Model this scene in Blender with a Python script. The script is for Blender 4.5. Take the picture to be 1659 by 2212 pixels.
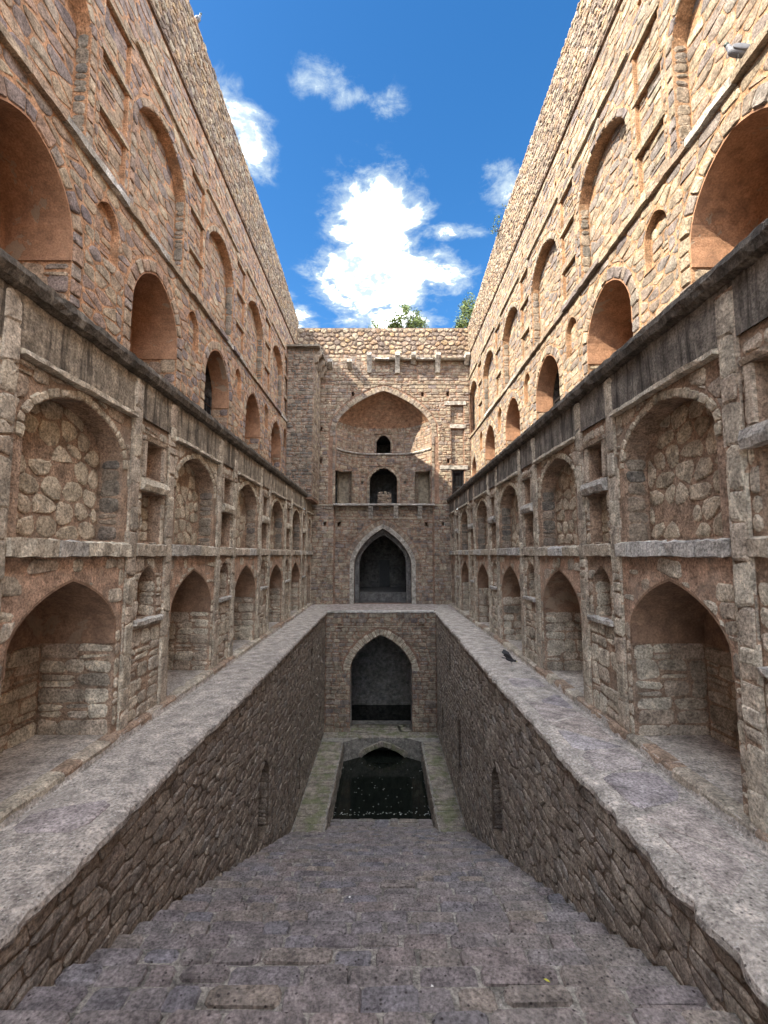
import bpy, math, random
from mathutils import Vector, geometry, noise as mnoise

for o in list(bpy.data.objects):
    bpy.data.objects.remove(o)
SC = bpy.context.scene
COL = SC.collection
R = math.radians

# ---------------------------------------------------------------- camera
FPX, PW, PH, PITCH = 1000.0, 1659.0, 2212.0, math.atan(91.0 / 1000.0)
cam_d = bpy.data.cameras.new('camera')
cam = bpy.data.objects.new('camera', cam_d)
COL.objects.link(cam)
cam.location = (0, 0, 0)
cam.rotation_euler = (R(90) + PITCH, 0, 0)
cam_d.sensor_fit = 'VERTICAL'
cam_d.sensor_height = 24.0
cam_d.sensor_width = 18.0
cam_d.lens = 24.0 * FPX / PH
cam_d.clip_start = 0.05
cam_d.clip_end = 5000
SC.camera = cam

# ---------------------------------------------------------------- light
SUN_TO = Vector((-1.0, -0.55, 1.15)).normalized()      # towards the sun
SUN_EL = math.asin(SUN_TO.z)
SUN_ROT = math.atan2(SUN_TO.x, SUN_TO.y)
sun_d = bpy.data.lights.new('sun', 'SUN')
sun_d.energy = 2.7
sun_d.angle = R(0.5)
sun_d.color = (1.0, 0.90, 0.72)
sun = bpy.data.objects.new('sun', sun_d)
COL.objects.link(sun)
sun.location = (-20, -10, 40)
sun.rotation_euler = (-SUN_TO).to_track_quat('-Z', 'Y').to_euler()

SC.view_settings.view_transform = 'Standard'
SC.view_settings.look = 'None'
SC.view_settings.gamma = 1
SC.view_settings.use_curve_mapping = False
SC.view_settings.exposure = 2.45
SKY_STRENGTH = 0.05
CLOUD_WHITE = 4.4  # cloud radiance, raised to brighten the shaded walls
SC.render.engine = 'CYCLES'
SC.cycles.max_bounces = 10
SC.cycles.diffuse_bounces = 8


class NT:
    """small helper for node trees"""
    def __init__(self, tree):
        self.t = tree
        tree.nodes.clear()

    def n(self, kind, **kw):
        nd = self.t.nodes.new(kind)
        ins = kw.pop('ins', {})
        for k, v in kw.items():
            setattr(nd, k, v)
        for k, v in ins.items():
            self.put(nd, k, v)
        return nd

    def put(self, nd, k, v):
        sock = nd.inputs[k]
        if isinstance(v, bpy.types.NodeSocket):
            self.t.links.new(v, sock)
        else:
            sock.default_value = v

    def math(self, op, a, b=0.0, c=None, clamp=False):
        ins = {0: a, 1: b}
        if c is not None:
            ins[2] = c
        return self.n('ShaderNodeMath', operation=op, use_clamp=clamp, ins=ins).outputs[0]

    def vmath(self, op, a, b=(0, 0, 0), out=0):
        return self.n('ShaderNodeVectorMath', operation=op, ins={0: a, 1: b}).outputs[out]

    def noise(self, vec, scale, detail=6, rough=0.6, dist=0.0):
        return self.n('ShaderNodeTexNoise', ins={'Vector': vec, 'Scale': scale, 'Detail': detail,
                                                 'Roughness': rough, 'Distortion': dist}).outputs[0]

    def maprange(self, v, a, b, c, d, kind='LINEAR'):
        return self.n('ShaderNodeMapRange', interpolation_type=kind, clamp=True,
                      ins={0: v, 1: a, 2: b, 3: c, 4: d}).outputs[0]

    def mix(self, fac, a, b, mode='MIX'):
        nd = self.n('ShaderNodeMix', data_type='RGBA', blend_type=mode)
        nd.clamp_factor = True
        self.put(nd, 0, fac)
        self.put(nd, 6, a)
        self.put(nd, 7, b)
        return nd.outputs[2]

    def ramp(self, fac, cols):
        nd = self.n('ShaderNodeValToRGB')
        el = nd.color_ramp.elements
        while len(el) < len(cols):
            el.new(0.5)
        for i, c in enumerate(cols):
            el[i].position = i / max(1, len(cols) - 1)
            el[i].color = (c[0], c[1], c[2], 1)
        self.put(nd, 0, fac)
        return nd.outputs[0]


# ---------------------------------------------------------------- sky with cumulus clouds
world = bpy.data.worlds.new('World')
SC.world = world
world.use_nodes = True
w = NT(world.node_tree)
sky = w.n('ShaderNodeTexSky', sky_type='NISHITA')
sky.sun_disc = False
sky.sun_elevation = SUN_EL
sky.sun_rotation = SUN_ROT
sky.altitude = 200
sky.air_density = 1.0
sky.dust_density = 0.6
sky.ozone_density = 2.5
tc = w.n('ShaderNodeTexCoord').outputs['Generated']
sep = w.n('ShaderNodeSeparateXYZ', ins={0: tc})
zz = w.math('MAXIMUM', sep.outputs[2], 0.04)
pl = w.n('ShaderNodeCombineXYZ', ins={0: w.math('DIVIDE', sep.outputs[0], zz),
                                      1: w.math('DIVIDE', sep.outputs[1], zz), 2: 0.0}).outputs[0]
n_big = w.noise(pl, 2.6, 9, 0.62, 0.3)
n_fine = w.noise(pl, 9.0, 8, 0.65, 0.4)
BLOBS = [  # centre x, y, radius x, y, weight (positions on a flat cloud deck)
    (-0.02, 1.33, 0.16, 0.22, 0.95), (-0.02, 1.62, 0.26, 0.24, 1.0), (0.10, 1.58, 0.25, 0.18, 0.80),
    (0.02, 1.92, 0.24, 0.17, 0.85), (-0.15, 1.75, 0.13, 0.15, 0.65), (0.17, 1.36, 0.16, 0.05, 0.55),
    (-0.12, 0.89, 0.09, 0.06, 0.52), (-0.05, 0.93, 0.10, 0.04, 0.5), (0.01, 0.965, 0.06, 0.03, 0.40), (-0.335, 1.03, 0.075, 0.15, 0.72),
    (-0.43, 1.90, 0.14, 0.26, 0.72), (0.33, 1.17, 0.09, 0.11, 0.58), (-0.28, 1.58, 0.05, 0.06, 0.42),
]
acc = None
for bx_, by_, rx_, ry_, wt in BLOBS:
    dv = w.vmath('SUBTRACT', pl, (bx_, by_, 0))
    dv = w.vmath('MULTIPLY', dv, (1 / rx_, 1 / ry_, 0))
    ln = w.vmath('LENGTH', dv, out=1)
    g = w.maprange(ln, 0.0, 1.6, wt, 0.0, 'SMOOTHSTEP')
    acc = g if acc is None else w.math('MAXIMUM', acc, g)
far = w.math('SUBTRACT', w.maprange(n_big, 0.345, 0.61, 0.0, 1.15), 0.25)   # denser clouds added out of view to fill the shade
dist0 = w.vmath('LENGTH', w.vmath('SUBTRACT', pl, (0, 1.4, 0)), out=1)
far = w.math('MULTIPLY', far, w.maprange(dist0, 0.75, 1.2, 0.0, 1.0))
acc = w.math('MAXIMUM', acc, far)
n_wisp = w.noise(w.vmath('MULTIPLY', pl, (1.0, 0.75, 1.0)), 22.0, 8, 0.7, 0.8)
dens = w.math('ADD', acc, w.math('MULTIPLY', w.math('SUBTRACT', n_fine, 0.5), 1.25))
dens = w.math('ADD', dens, w.math('MULTIPLY', w.math('SUBTRACT', n_big, 0.5), 0.7))
dens = w.math('ADD', dens, w.math('MULTIPLY', w.math('SUBTRACT', n_wisp, 0.5), 0.45))
gate = w.math('MULTIPLY', w.maprange(acc, 0.0, 0.25, 0.0, 1.0), w.maprange(sep.outputs[2], 0.02, 0.12, 0.0, 1.0))
thin = w.math('MULTIPLY', w.maprange(dens, 0.18, 0.72, 0.0, 1.0, 'SMOOTHSTEP'), gate)
thick = w.math('MULTIPLY', w.maprange(dens, 0.46, 0.88, 0.0, 1.0, 'SMOOTHSTEP'), gate)
skyc = w.n('ShaderNodeHueSaturation', ins={'Saturation': 1.32, 'Value': 1.0, 'Color': sky.outputs[0]}).outputs[0]
skyv = w.vmath('MULTIPLY', skyc, (SKY_STRENGTH,) * 3)
thinv = w.mix(thin, skyv, (0.145, 0.175, 0.195, 1.0))
hollow = w.maprange(w.noise(pl, 5.2, 5, 0.6), 0.37, 0.52, 0.0, 1.0, 'SMOOTHSTEP')
thick = w.math('MULTIPLY', thick, w.math('MAXIMUM', hollow, w.maprange(dens, 0.85, 1.2, 0.0, 1.0)))
both = w.mix(w.math('MULTIPLY', thick, thick), thinv, (CLOUD_WHITE * .97, CLOUD_WHITE, CLOUD_WHITE * 1.02, 1.0))
bg = w.n('ShaderNodeBackground', ins={'Color': both, 'Strength': 1.0})
out = w.n('ShaderNodeOutputWorld')
w.t.links.new(bg.outputs[0], out.inputs[0])


# ---------------------------------------------------------------- materials
def stone_mat(name, cols, bump=0.5, dirt=(0.10, 0.085, 0.07), dirt_amt=0.35, streak=0.0, moss=0.0, grit=0.0, peel=0.0,
              pits=0.0, fine=30.0, contrast=0.6, rough=0.92, big=1.3):
    m = bpy.data.materials.new(name)
    m.use_nodes = True
    t = NT(m.node_tree)
    pos = t.n('ShaderNodeNewGeometry').outputs['Position']
    tint = t.n('ShaderNodeAttribute', attribute_name='tint').outputs['Fac']
    base = t.ramp(tint, cols)
    n1 = t.noise(pos, fine * 0.16, 8, 0.62)
    n2 = t.noise(pos, fine, 8, 0.68)
    n3 = t.noise(pos, big, 8, 0.66, 0.6)
    base = t.mix(1.0, base, t.ramp(t.maprange(n1, 0.33, 0.67, 0, 1), [(1 - contrast * .8,) * 3, (1 + contrast * 0.6,) * 3]), 'MULTIPLY')
    base = t.mix(1.0, base, t.ramp(t.maprange(n2, 0.36, 0.64, 0, 1), [(1 - contrast * 0.9,) * 3, (1 + contrast * 0.7,) * 3]), 'MULTIPLY')
    base = t.mix(t.maprange(n3, 0.50, 0.72, 0, dirt_amt), base, dirt + (1,))
    if streak > 0:
        sv = t.vmath('MULTIPLY', pos, (5.0, 5.0, 0.55))
        ns = t.noise(sv, 1.0, 6, 0.7, 0.4)
        base = t.mix(t.maprange(ns, 0.47, 0.63, 0, streak), base, (0.032, 0.027, 0.023, 1))
        nl = t.noise(t.vmath('ADD', sv, (7, 3, 11)), 1.3, 6, 0.7)
        base = t.mix(t.maprange(nl, 0.57, 0.68, 0, 0.5), base, (0.34, 0.30, 0.25, 1))
    if moss > 0:
        nm = t.noise(pos, 1.6, 7, 0.7)
        base = t.mix(t.maprange(nm, 0.46, 0.58, 0, moss), base, (.10, .135, .03, 1))
    if peel > 0:
        npl = t.noise(t.vmath('ADD', pos, (3.1, 9.2, 1.7)), 1.15, 5, 0.62, 0.5)
        base = t.mix(t.maprange(npl, 0.60, 0.615, 0, peel), base, (.30, .235, .175, 1))
        npd = t.noise(t.vmath('ADD', pos, (13.1, 2.2, 5.7)), 0.9, 5, 0.6, 0.5)
        base = t.mix(t.maprange(npd, 0.58, 0.72, 0, peel * .8), base, (.085, .06, .05, 1))
        n1 = t.math('SUBTRACT', n1, t.math('MULTIPLY', t.maprange(npl, 0.60, 0.615, 0, 1), .4))
    if grit > 0:
        ng = t.noise(pos, 34.0, 3, 0.5)
        ng2 = t.noise(pos, 1.1, 4, 0.6)
        gm = t.math('MULTIPLY', t.maprange(ng, 0.60, 0.68, 0, 1), t.maprange(ng2, 0.40, 0.62, 0.15, 1))
        base = t.mix(t.math('MULTIPLY', gm, grit), base, (.74, .71, .67, 1))
    h = t.math('ADD', t.math('MULTIPLY', n2, 0.55), t.math('MULTIPLY', n1, 1.0))
    if pits > 0:
        vo = t.n('ShaderNodeTexVoronoi', feature='F1', ins={'Vector': pos, 'Scale': 16.0, 'Randomness': 1.0})
        keep = t.n('ShaderNodeSeparateColor', ins={0: vo.outputs['Color']}).outputs[0]
        spot = t.math('MULTIPLY', t.maprange(vo.outputs['Distance'], 0.13, 0.22, 1, 0), t.math('GREATER_THAN', keep, 0.45))
        base = t.mix(t.math('MULTIPLY', spot, pits), base, (0.045, 0.035, 0.036, 1))
        h = t.math('SUBTRACT', h, t.math('MULTIPLY', spot, 0.5))
    bp = t.n('ShaderNodeBump', ins={'Strength': bump, 'Distance': 0.05, 'Height': h})
    p = t.n('ShaderNodeBsdfPrincipled', ins={'Base Color': base, 'Roughness': rough, 'Normal': bp.outputs[0],
                                             'Specular IOR Level': 0.25})
    o = t.n('ShaderNodeOutputMaterial')
    t.t.links.new(p.outputs[0], o.inputs[0])
    return m


def plain_mat(name, col, rough=0.6, metal=0.0, spec=0.4, var=0.25, scale=8.0):
    m = bpy.data.materials.new(name)
    m.use_nodes = True
    t = NT(m.node_tree)
    pos = t.n('ShaderNodeNewGeometry').outputs['Position']
    n1 = t.noise(pos, scale, 6, 0.6)
    c = t.mix(1.0, col + (1,), t.ramp(t.maprange(n1, 0.3, 0.7, 0, 1), [(1 - var,) * 3, (1 + var,) * 3]), 'MULTIPLY')
    p = t.n('ShaderNodeBsdfPrincipled', ins={'Base Color': c, 'Roughness': rough, 'Metallic': metal, 'Specular IOR Level': spec})
    o = t.n('ShaderNodeOutputMaterial')
    t.t.links.new(p.outputs[0], o.inputs[0])
    return m


M = {}
M['up_stone'] = stone_mat('upper_wall_stone', [(.165, .14, .14), (.27, .215, .165), (.335, .275, .20), (.28, .21, .16), (.205, .18, .17), (.375, .32, .235)], dirt_amt=.25)
M['up_stone_red'] = stone_mat('upper_wall_stone_bounce_tint', [(.19, .155, .155), (.315, .23, .17), (.37, .29, .205), (.34, .225, .165), (.23, .19, .18), (.41, .33, .235)], dirt_amt=.2)  # warm bounce light painted into the stone colours of the left wall
M['up_mortar_red'] = stone_mat('upper_wall_mortar_bounce_tint', [(.42, .235, .135), (.42, .235, .135)], bump=.6, dirt=(.33, .25, .18), dirt_amt=.5)  # mortar pushed to orange for the same painted bounce
M['up_mortar'] = stone_mat('upper_wall_mortar', [(.36, .215, .125), (.36, .215, .125)], bump=.6, dirt=(.30, .25, .19), dirt_amt=.5)
M['para_stone'] = stone_mat('parapet_stone', [(.18, .14, .12), (.29, .22, .155), (.38, .32, .24), (.31, .20, .125), (.24, .195, .165), (.39, .27, .155)], dirt_amt=.2)
M['para_mortar'] = stone_mat('parapet_mortar', [(.20, .145, .115), (.20, .145, .115)], bump=.6)
M['low_stone'] = stone_mat('arcade_stone', [(.32, .275, .225), (.47, .405, .32), (.54, .48, .39), (.41, .33, .26), (.50, .44, .365)], bump=.65, dirt_amt=.35, dirt=(.15, .125, .10))
M['low_mortar'] = stone_mat('arcade_mortar', [(.34, .24, .175), (.34, .24, .175)], bump=.8, dirt=(.25, .21, .17), dirt_amt=.7)
M['infill'] = stone_mat('infill_stone', [(.38, .325, .25), (.48, .415, .32), (.54, .465, .365), (.42, .355, .275)], bump=.6, dirt_amt=.25)
M['infill_mortar'] = stone_mat('infill_mortar', [(.31, .205, .14), (.31, .205, .14)], bump=.8, dirt_amt=.3)
M['spandrel'] = stone_mat('spandrel_plaster', [(.44, .295, .215), (.44, .295, .215)], bump=.6, dirt=(.27, .225, .18), dirt_amt=.8, big=2.6)
M['plaster_low'] = stone_mat('lower_vault_plaster', [(.27, .17, .115), (.27, .17, .115)], bump=.25, dirt=(.10, .065, .05), dirt_amt=.75, contrast=.35, big=2.0, peel=.5)  # darker brown than the upper vaults, with random dark blotches
M['plaster'] = stone_mat('vault_plaster', [(.37, .205, .125), (.37, .205, .125)], bump=.35, dirt=(.20, .115, .075), dirt_amt=.75, contrast=.32, big=1.9, peel=.8)
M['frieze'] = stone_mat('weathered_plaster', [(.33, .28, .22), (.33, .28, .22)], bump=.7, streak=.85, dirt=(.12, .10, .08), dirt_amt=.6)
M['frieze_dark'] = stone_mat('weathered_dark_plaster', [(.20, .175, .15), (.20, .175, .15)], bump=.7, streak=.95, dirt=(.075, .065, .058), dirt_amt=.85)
M['coping'] = stone_mat('blackened_coping', [(.13, .11, .09), (.13, .11, .09)], bump=.9, streak=.6, dirt=(.04, .036, .03), dirt_amt=.85, big=2.5)
M['pale'] = stone_mat('pale_weathered_stone', [(.38, .345, .30), (.55, .52, .49)], bump=.8, dirt_amt=.5, big=2.2)
M['ledge'] = stone_mat('walkway_lime', [(.46, .405, .36), (.46, .405, .36)], bump=.95, dirt=(.29, .255, .23), dirt_amt=.75, pits=.55, fine=26, big=1.8, grit=.8)
M['slab'] = stone_mat('walkway_slab_stone', [(.33, .29, .30), (.43, .36, .32), (.33, .31, .335)], bump=.5, dirt_amt=.4, pits=.5)
M['step'] = stone_mat('stair_stone', [(.20, .175, .18), (.25, .205, .19), (.22, .195, .195), (.265, .22, .185), (.205, .19, .205), (.235, .20, .19)], bump=.6, dirt=(.16, .145, .14), dirt_amt=.5, pits=.85)
M['step_mortar'] = stone_mat('stair_mortar', [(.29, .265, .235), (.29, .265, .235)], bump=.8, dirt=(.10, .09, .08), dirt_amt=.9, big=4.0)
M['pit_stone'] = stone_mat('pit_wall_stone', [(.26, .215, .18), (.34, .285, .235), (.39, .335, .28), (.30, .245, .205), (.33, .30, .27)], bump=.75, dirt=(.15, .11, .08), dirt_amt=.6)
M['pit_mortar'] = stone_mat('pit_wall_mortar', [(.20, .155, .12), (.20, .155, .12)], bump=.8)
M['bench_stone'] = stone_mat('platform_stone', [(.25, .215, .18), (.31, .265, .22), (.28, .235, .20)], bump=.6, moss=.5)
M['fac_stone'] = stone_mat('facade_stone', [(.19, .155, .145), (.31, .25, .185), (.37, .31, .235), (.25, .205, .18), (.33, .255, .185)], dirt_amt=.3)
M['fac_mortar'] = stone_mat('facade_mortar', [(.28, .175, .125), (.28, .175, .125)], bump=.6)
M['tower_stone'] = stone_mat('tower_stone', [(.16, .145, .13), (.24, .205, .165), (.30, .24, .185), (.20, .175, .16)], dirt=(.06, .056, .05), dirt_amt=.6)
M['brick'] = stone_mat('apse_brick', [(.26, .15, .095), (.33, .195, .125), (.29, .17, .11)], dirt=(.30, .22, .15), dirt_amt=.5)
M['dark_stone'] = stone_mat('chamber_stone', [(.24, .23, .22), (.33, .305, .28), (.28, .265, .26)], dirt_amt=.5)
M['black_stone'] = stone_mat('shade_dark_chamber_stone', [(.10, .10, .10), (.15, .14, .135), (.12, .115, .115)], dirt_amt=.5)  # near-black colour stands in for the deep shade of the chambers
M['iron'] = plain_mat('iron', (.03, .03, .032), .55, .6)
M['leaf'] = plain_mat('leaf_green', (.115, .15, .042), .6, 0, .3, .5, 3.0)
M['bark'] = plain_mat('bark', (.10, .075, .055), .9)
M['yellow_leaf'] = plain_mat('yellow_leaf', (.50, .48, .06), .6)
M['white_bit'] = plain_mat('white_litter', (.75, .74, .70), .7)
M['bird_dark'] = plain_mat('dark_feathers', (.022, .02, .022), .6)
M['bird_grey'] = plain_mat('grey_feathers', (.15, .16, .19), .6)
M['bird_neck'] = plain_mat('pigeon_neck', (.06, .09, .08), .4)
M['bird_white'] = plain_mat('white_feathers', (.6, .6, .58), .7)
M['ground'] = stone_mat('ground_earth', [(.24, .19, .14), (.24, .19, .14)], bump=.4)


def water_mat():
    m = bpy.data.materials.new('dark_water')
    m.use_nodes = True
    t = NT(m.node_tree)
    pos = t.n('ShaderNodeNewGeometry').outputs['Position']
    n1 = t.noise(pos, 2.2, 3, 0.5)
    bp = t.n('ShaderNodeBump', ins={'Strength': 0.03, 'Distance': 0.05, 'Height': n1})
    p = t.n('ShaderNodeBsdfPrincipled', ins={'Base Color': (.008, .010, .008, 1), 'Roughness': .06,
                                             'Normal': bp.outputs[0], 'IOR': 1.33})
    o = t.n('ShaderNodeOutputMaterial')
    t.t.links.new(p.outputs[0], o.inputs[0])
    return m


M['water'] = water_mat()

# ---------------------------------------------------------------- geometry helpers
rng = random.Random(11)
U = rng.uniform


def mesh_obj(name, verts, faces, mat, parent=None, tints=None, smooth=False, off=(0, 0, 0)):
    me = bpy.data.meshes.new(name)
    if off != (0, 0, 0):
        ox, oy, oz = off
        verts = [(x - ox, y - oy, z - oz) for x, y, z in verts]
    me.from_pydata(verts, [], faces)
    me.materials.append(M[mat] if isinstance(mat, str) else mat)
    at = me.attributes.new('tint', 'FLOAT', 'FACE')
    if tints is None:
        tints = [0.5] * len(faces)
    elif isinstance(tints, float):
        tints = [tints] * len(faces)
    at.data.foreach_set('value', tints)
    if smooth:
        me.polygons.foreach_set('use_smooth', [True] * len(faces))
    ob = bpy.data.objects.new(name, me)
    COL.objects.link(ob)
    if parent is not None:
        ob.parent = parent
    return ob


def project_area(pts):
    c, s = math.cos(PITCH), math.sin(PITCH)
    q = []
    for x, y, z in pts:
        D = y * c + z * s
        if D < 0.4:
            return 0.0
        q.append((x / D, (z * c - y * s) / D))
    cx = sum(p[0] for p in q) / len(q)
    cy = sum(p[1] for p in q) / len(q)
    if abs(cx) > 0.84 or abs(cy) > 1.12:
        return 0.0
    A = 0
    for i in range(len(q)):
        x1, y1 = q[i - 1]
        x2, y2 = q[i]
        A += x1 * y2 - x2 * y1
    return abs(A) * 0.5


class Thing:
    def __init__(self, name, label, cat, loc, group=None, kind=None):
        self.o = bpy.data.objects.new(name, None)
        COL.objects.link(self.o)
        self.o.empty_display_size = 0.3
        self.o.location = loc
        self.loc = tuple(loc)
        if kind:
            self.o['kind'] = kind
        if label:
            self.o['label'] = label
        if cat:
            self.o['category'] = cat
        if group:
            self.o['group'] = group
        self.stones = []

    def part(self, name, verts, faces, mat, parent=None, tints=None, label=None, smooth=False, kind=None):
        ob = mesh_obj(name, verts, faces, mat, parent or self.o, tints, smooth, self.loc)
        if label:
            ob['label'] = label
        if kind:
            ob['kind'] = kind
        return ob

    def stone(self, geo, mat, tint=None, outline=None):
        v, f, ol = geo
        self.stones.append((project_area(ol), v, f, rng.random() if tint is None else tint, mat))

    def finish(self, nmax=290, name='stone'):
        self.stones.sort(key=lambda s: -s[0])
        for s in self.stones[:nmax]:
            self.part(name, s[1], s[2], s[4], tints=float(s[3]))
        rest = {}
        for s in self.stones[nmax:]:
            rest.setdefault(s[4], []).append(s)
        for mat, ss in rest.items():
            V, F, T = [], [], []
            for _, v, f, ti, _m in ss:
                b = len(V)
                V.extend(v)
                F.extend([tuple(i + b for i in q) for q in f])
                T.extend([ti] * len(f))
            self.part('rubble_stones', V, F, mat, tints=T, kind='stuff')


def clip(poly, nx, ny, c):
    """keep nx*x + ny*y <= c"""
    out_ = []
    n = len(poly)
    if n == 0:
        return out_
    px, py = poly[-1]
    pd = nx * px + ny * py - c
    for x, y in poly:
        d = nx * x + ny * y - c
        if (d <= 0) != (pd <= 0):
            t = pd / (pd - d)
            out_.append((px + (x - px) * t, py + (y - py) * t))
        if d <= 0:
            out_.append((x, y))
        px, py, pd = x, y, d
    return out_


def area(poly):
    A = 0
    for i in range(len(poly)):
        x1, y1 = poly[i - 1]
        x2, y2 = poly[i]
        A += x1 * y2 - x2 * y1
    return A * 0.5


def inside(poly, x, y):
    for i in range(len(poly)):
        x1, y1 = poly[i - 1]
        x2, y2 = poly[i]
        if (x2 - x1) * (y - y1) - (y2 - y1) * (x - x1) < 0:
            return False
    return True


def avoid(poly, opens):
    for op in opens:
        ax0 = min(p[0] for p in poly); ax1 = max(p[0] for p in poly)
        az0 = min(p[1] for p in poly); az1 = max(p[1] for p in poly)
        bx0, bx1, bz0, bz1 = op[0]
        if ax1 <= bx0 or ax0 >= bx1 or az1 <= bz0 or az0 >= bz1:
            continue
        pts = op[1]
        A0 = area(poly)
        best, ba = [], 0
        for i in range(len(pts)):
            x1, y1 = pts[i - 1]
            x2, y2 = pts[i]
            nx, ny = y2 - y1, x1 - x2            # outward for ccw
            r = clip(poly, -nx, -ny, -(nx * x1 + ny * y1))
            a = area(r) if len(r) > 2 else 0
            if a > ba:
                best, ba = r, a
                if a > A0 * 0.999:
                    break
        poly = best
        if ba < 0.0035:
            return []
    return poly


def opening(pts):
    if area(pts) < 0:
        pts = pts[::-1]
    xs = [p[0] for p in pts]
    zs = [p[1] for p in pts]
    return ((min(xs), max(xs), min(zs), max(zs)), pts)


def arch(c, hw, zb, zs, zt, k=0.3, n=7):
    pts = [(c + hw, zb)]
    for i in range(n + 1):
        s = math.cos(i / n * math.pi / 2)
        pts.append((c + hw * s, zs + (zt - zs) * ((1 - k) * math.sqrt(max(0, 1 - s * s)) + k * (1 - s))))
    for i in range(n - 1, -1, -1):
        s = math.cos(i / n * math.pi / 2)
        pts.append((c - hw * s, zs + (zt - zs) * ((1 - k) * math.sqrt(max(0, 1 - s * s)) + k * (1 - s))))
    pts.append((c - hw, zb))
    return pts


def rect(a0, a1, z0, z1):
    return [(a1, z0), (a1, z1), (a0, z1), (a0, z0)]


def offset_prof(prof, t):
    """grow an open profile (right foot .. apex .. left foot) outwards, feet stay at their level"""
    res = []
    n = len(prof)
    for i in range(n):
        dx = dy = 0
        if i > 0:
            ex, ey = prof[i][0] - prof[i - 1][0], prof[i][1] - prof[i - 1][1]
            L = math.hypot(ex, ey) or 1
            dx += ey / L; dy -= ex / L
        if i < n - 1:
            ex, ey = prof[i + 1][0] - prof[i][0], prof[i + 1][1] - prof[i][1]
            L = math.hypot(ex, ey) or 1
            dx += ey / L; dy -= ex / L
        L = math.hypot(dx, dy) or 1
        res.append((prof[i][0] + dx / L * t, prof[i][1] + dy / L * t))
    return res


def inset(poly, g):
    if area(poly) < 0:
        poly = poly[::-1]
    r = poly
    n = len(poly)
    for i in range(n):
        x1, y1 = poly[i - 1]
        x2, y2 = poly[i]
        nx, ny = y2 - y1, x1 - x2
        L = math.hypot(nx, ny)
        if L < 1e-5:
            continue
        nx /= L; ny /= L
        r = clip(r, nx, ny, nx * x1 + ny * y1 - g)
        if len(r) < 3:
            return []
    return r


def chaikin(poly, q):
    r = []
    n = len(poly)
    for i in range(n):
        x1, y1 = poly[i]
        x2, y2 = poly[(i + 1) % n]
        L = math.hypot(x2 - x1, y2 - y1)
        if L < 0.012:
            r.append(((x1 + x2) / 2, (y1 + y2) / 2))
            continue
        t = min(0.33, q / L)
        r.append((x1 + (x2 - x1) * t, y1 + (y2 - y1) * t))
        r.append((x1 + (x2 - x1) * (1 - t), y1 + (y2 - y1) * (1 - t)))
    return r


def stone_geo(fr, poly, h, gap=0.02, rnd=0.05, rough=0.25, d0=0.0, tilt=0.06, rim=0.03):
    poly = inset(poly, gap * 0.5)
    if len(poly) < 3 or area(poly) < 0.0022:
        return None
    if rnd > 0:
        poly = chaikin(poly, rnd)
    n = len(poly)
    cx = sum(p[0] for p in poly) / n
    cz = sum(p[1] for p in poly) / n
    j = rnd * 0.18
    poly = [(x + U(-j, j), z + U(-j, j)) for x, z in poly]
    h = h * U(0.65, 1.3)
    ta, tz = U(-tilt, tilt), U(-tilt, tilt)
    V = []
    for x, z in poly:
        V.append(fr(x, z, d0 - 0.03))
    ring = []
    for x, z in poly:
        p = fr(x, z, d0 + h * U(0.25, 0.6) + max(-h * .4, min(h * .5, ta * (x - cx) + tz * (z - cz))))
        ring.append(p)
        V.append(p)
    for x, z in poly:
        dx, dz = cx - x, cz - z
        L = math.hypot(dx, dz) or 1
        t = min(rim * U(0.6, 1.5), L * 0.4)
        x2, z2 = x + dx / L * t, z + dz / L * t
        V.append(fr(x2, z2, d0 + h * U(1 - rough, 1 + rough) + max(-h * .5, min(h * .6, ta * (x2 - cx) + tz * (z2 - cz)))))
    V.append(fr(cx, cz, d0 + h * U(0.95, 1.15)))
    F = []
    for i in range(n):
        k = (i + 1) % n
        F.append((i, k, n + k, n + i))
        F.append((n + i, n + k, 2 * n + k, 2 * n + i))
        F.append((2 * n + i, 2 * n + k, 3 * n))
    return V, F, ring


def vor_cells(a0, a1, z0, z1, sw, sh, jit=0.8):
    nr = max(1, round((z1 - z0) / sh))
    rows = []
    for r_ in range(nr):
        nc = max(1, round((a1 - a0) / sw * U(0.85, 1.15)))
        wd = (a1 - a0) / nc
        off = 0.25 * (1 if r_ % 2 else -1)
        rows.append([((a0 + (i + .5 + off * 0.9 + U(-.5, .5) * jit) * wd) / sw,
                      (z0 + (r_ + .5 + U(-.5, .5) * jit * 0.8) * (z1 - z0) / nr) / sh) for i in range(nc)])
    cells = []
    box = [(a0 / sw, z0 / sh), (a1 / sw, z0 / sh), (a1 / sw, z1 / sh), (a0 / sw, z1 / sh)]
    for r_, row in enumerate(rows):
        for i, (x, z) in enumerate(row):
            cand = []
            for rr in range(max(0, r_ - 2), min(nr, r_ + 3)):
                fac = len(rows[rr]) / len(row)
                ci = int(i * fac)
                for jj in range(max(0, ci - 3), min(len(rows[rr]), ci + 4)):
                    if rr == r_ and jj == i:
                        continue
                    x2, z2 = rows[rr][jj]
                    cand.append(((x2 - x) ** 2 + (z2 - z) ** 2, x2, z2))
            cand.sort()
            poly = [(max(x - 1.5, box[0][0]), max(z - 1.5, box[0][1])), (min(x + 1.5, box[1][0]), max(z - 1.5, box[0][1])),
                    (min(x + 1.5, box[1][0]), min(z + 1.5, box[2][1])), (max(x - 1.5, box[0][0]), min(z + 1.5, box[2][1]))]
            for d2, x2, z2 in cand[:16]:
                if d2 > 9:
                    break
                nx, ny = x2 - x, z2 - z
                poly = clip(poly, nx, ny, (nx * (x + x2) + ny * (z + z2)) * 0.5)
                if len(poly) < 3:
                    break
            if len(poly) >= 3:
                cells.append([(p[0] * sw, p[1] * sh) for p in poly])
    return cells


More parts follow.
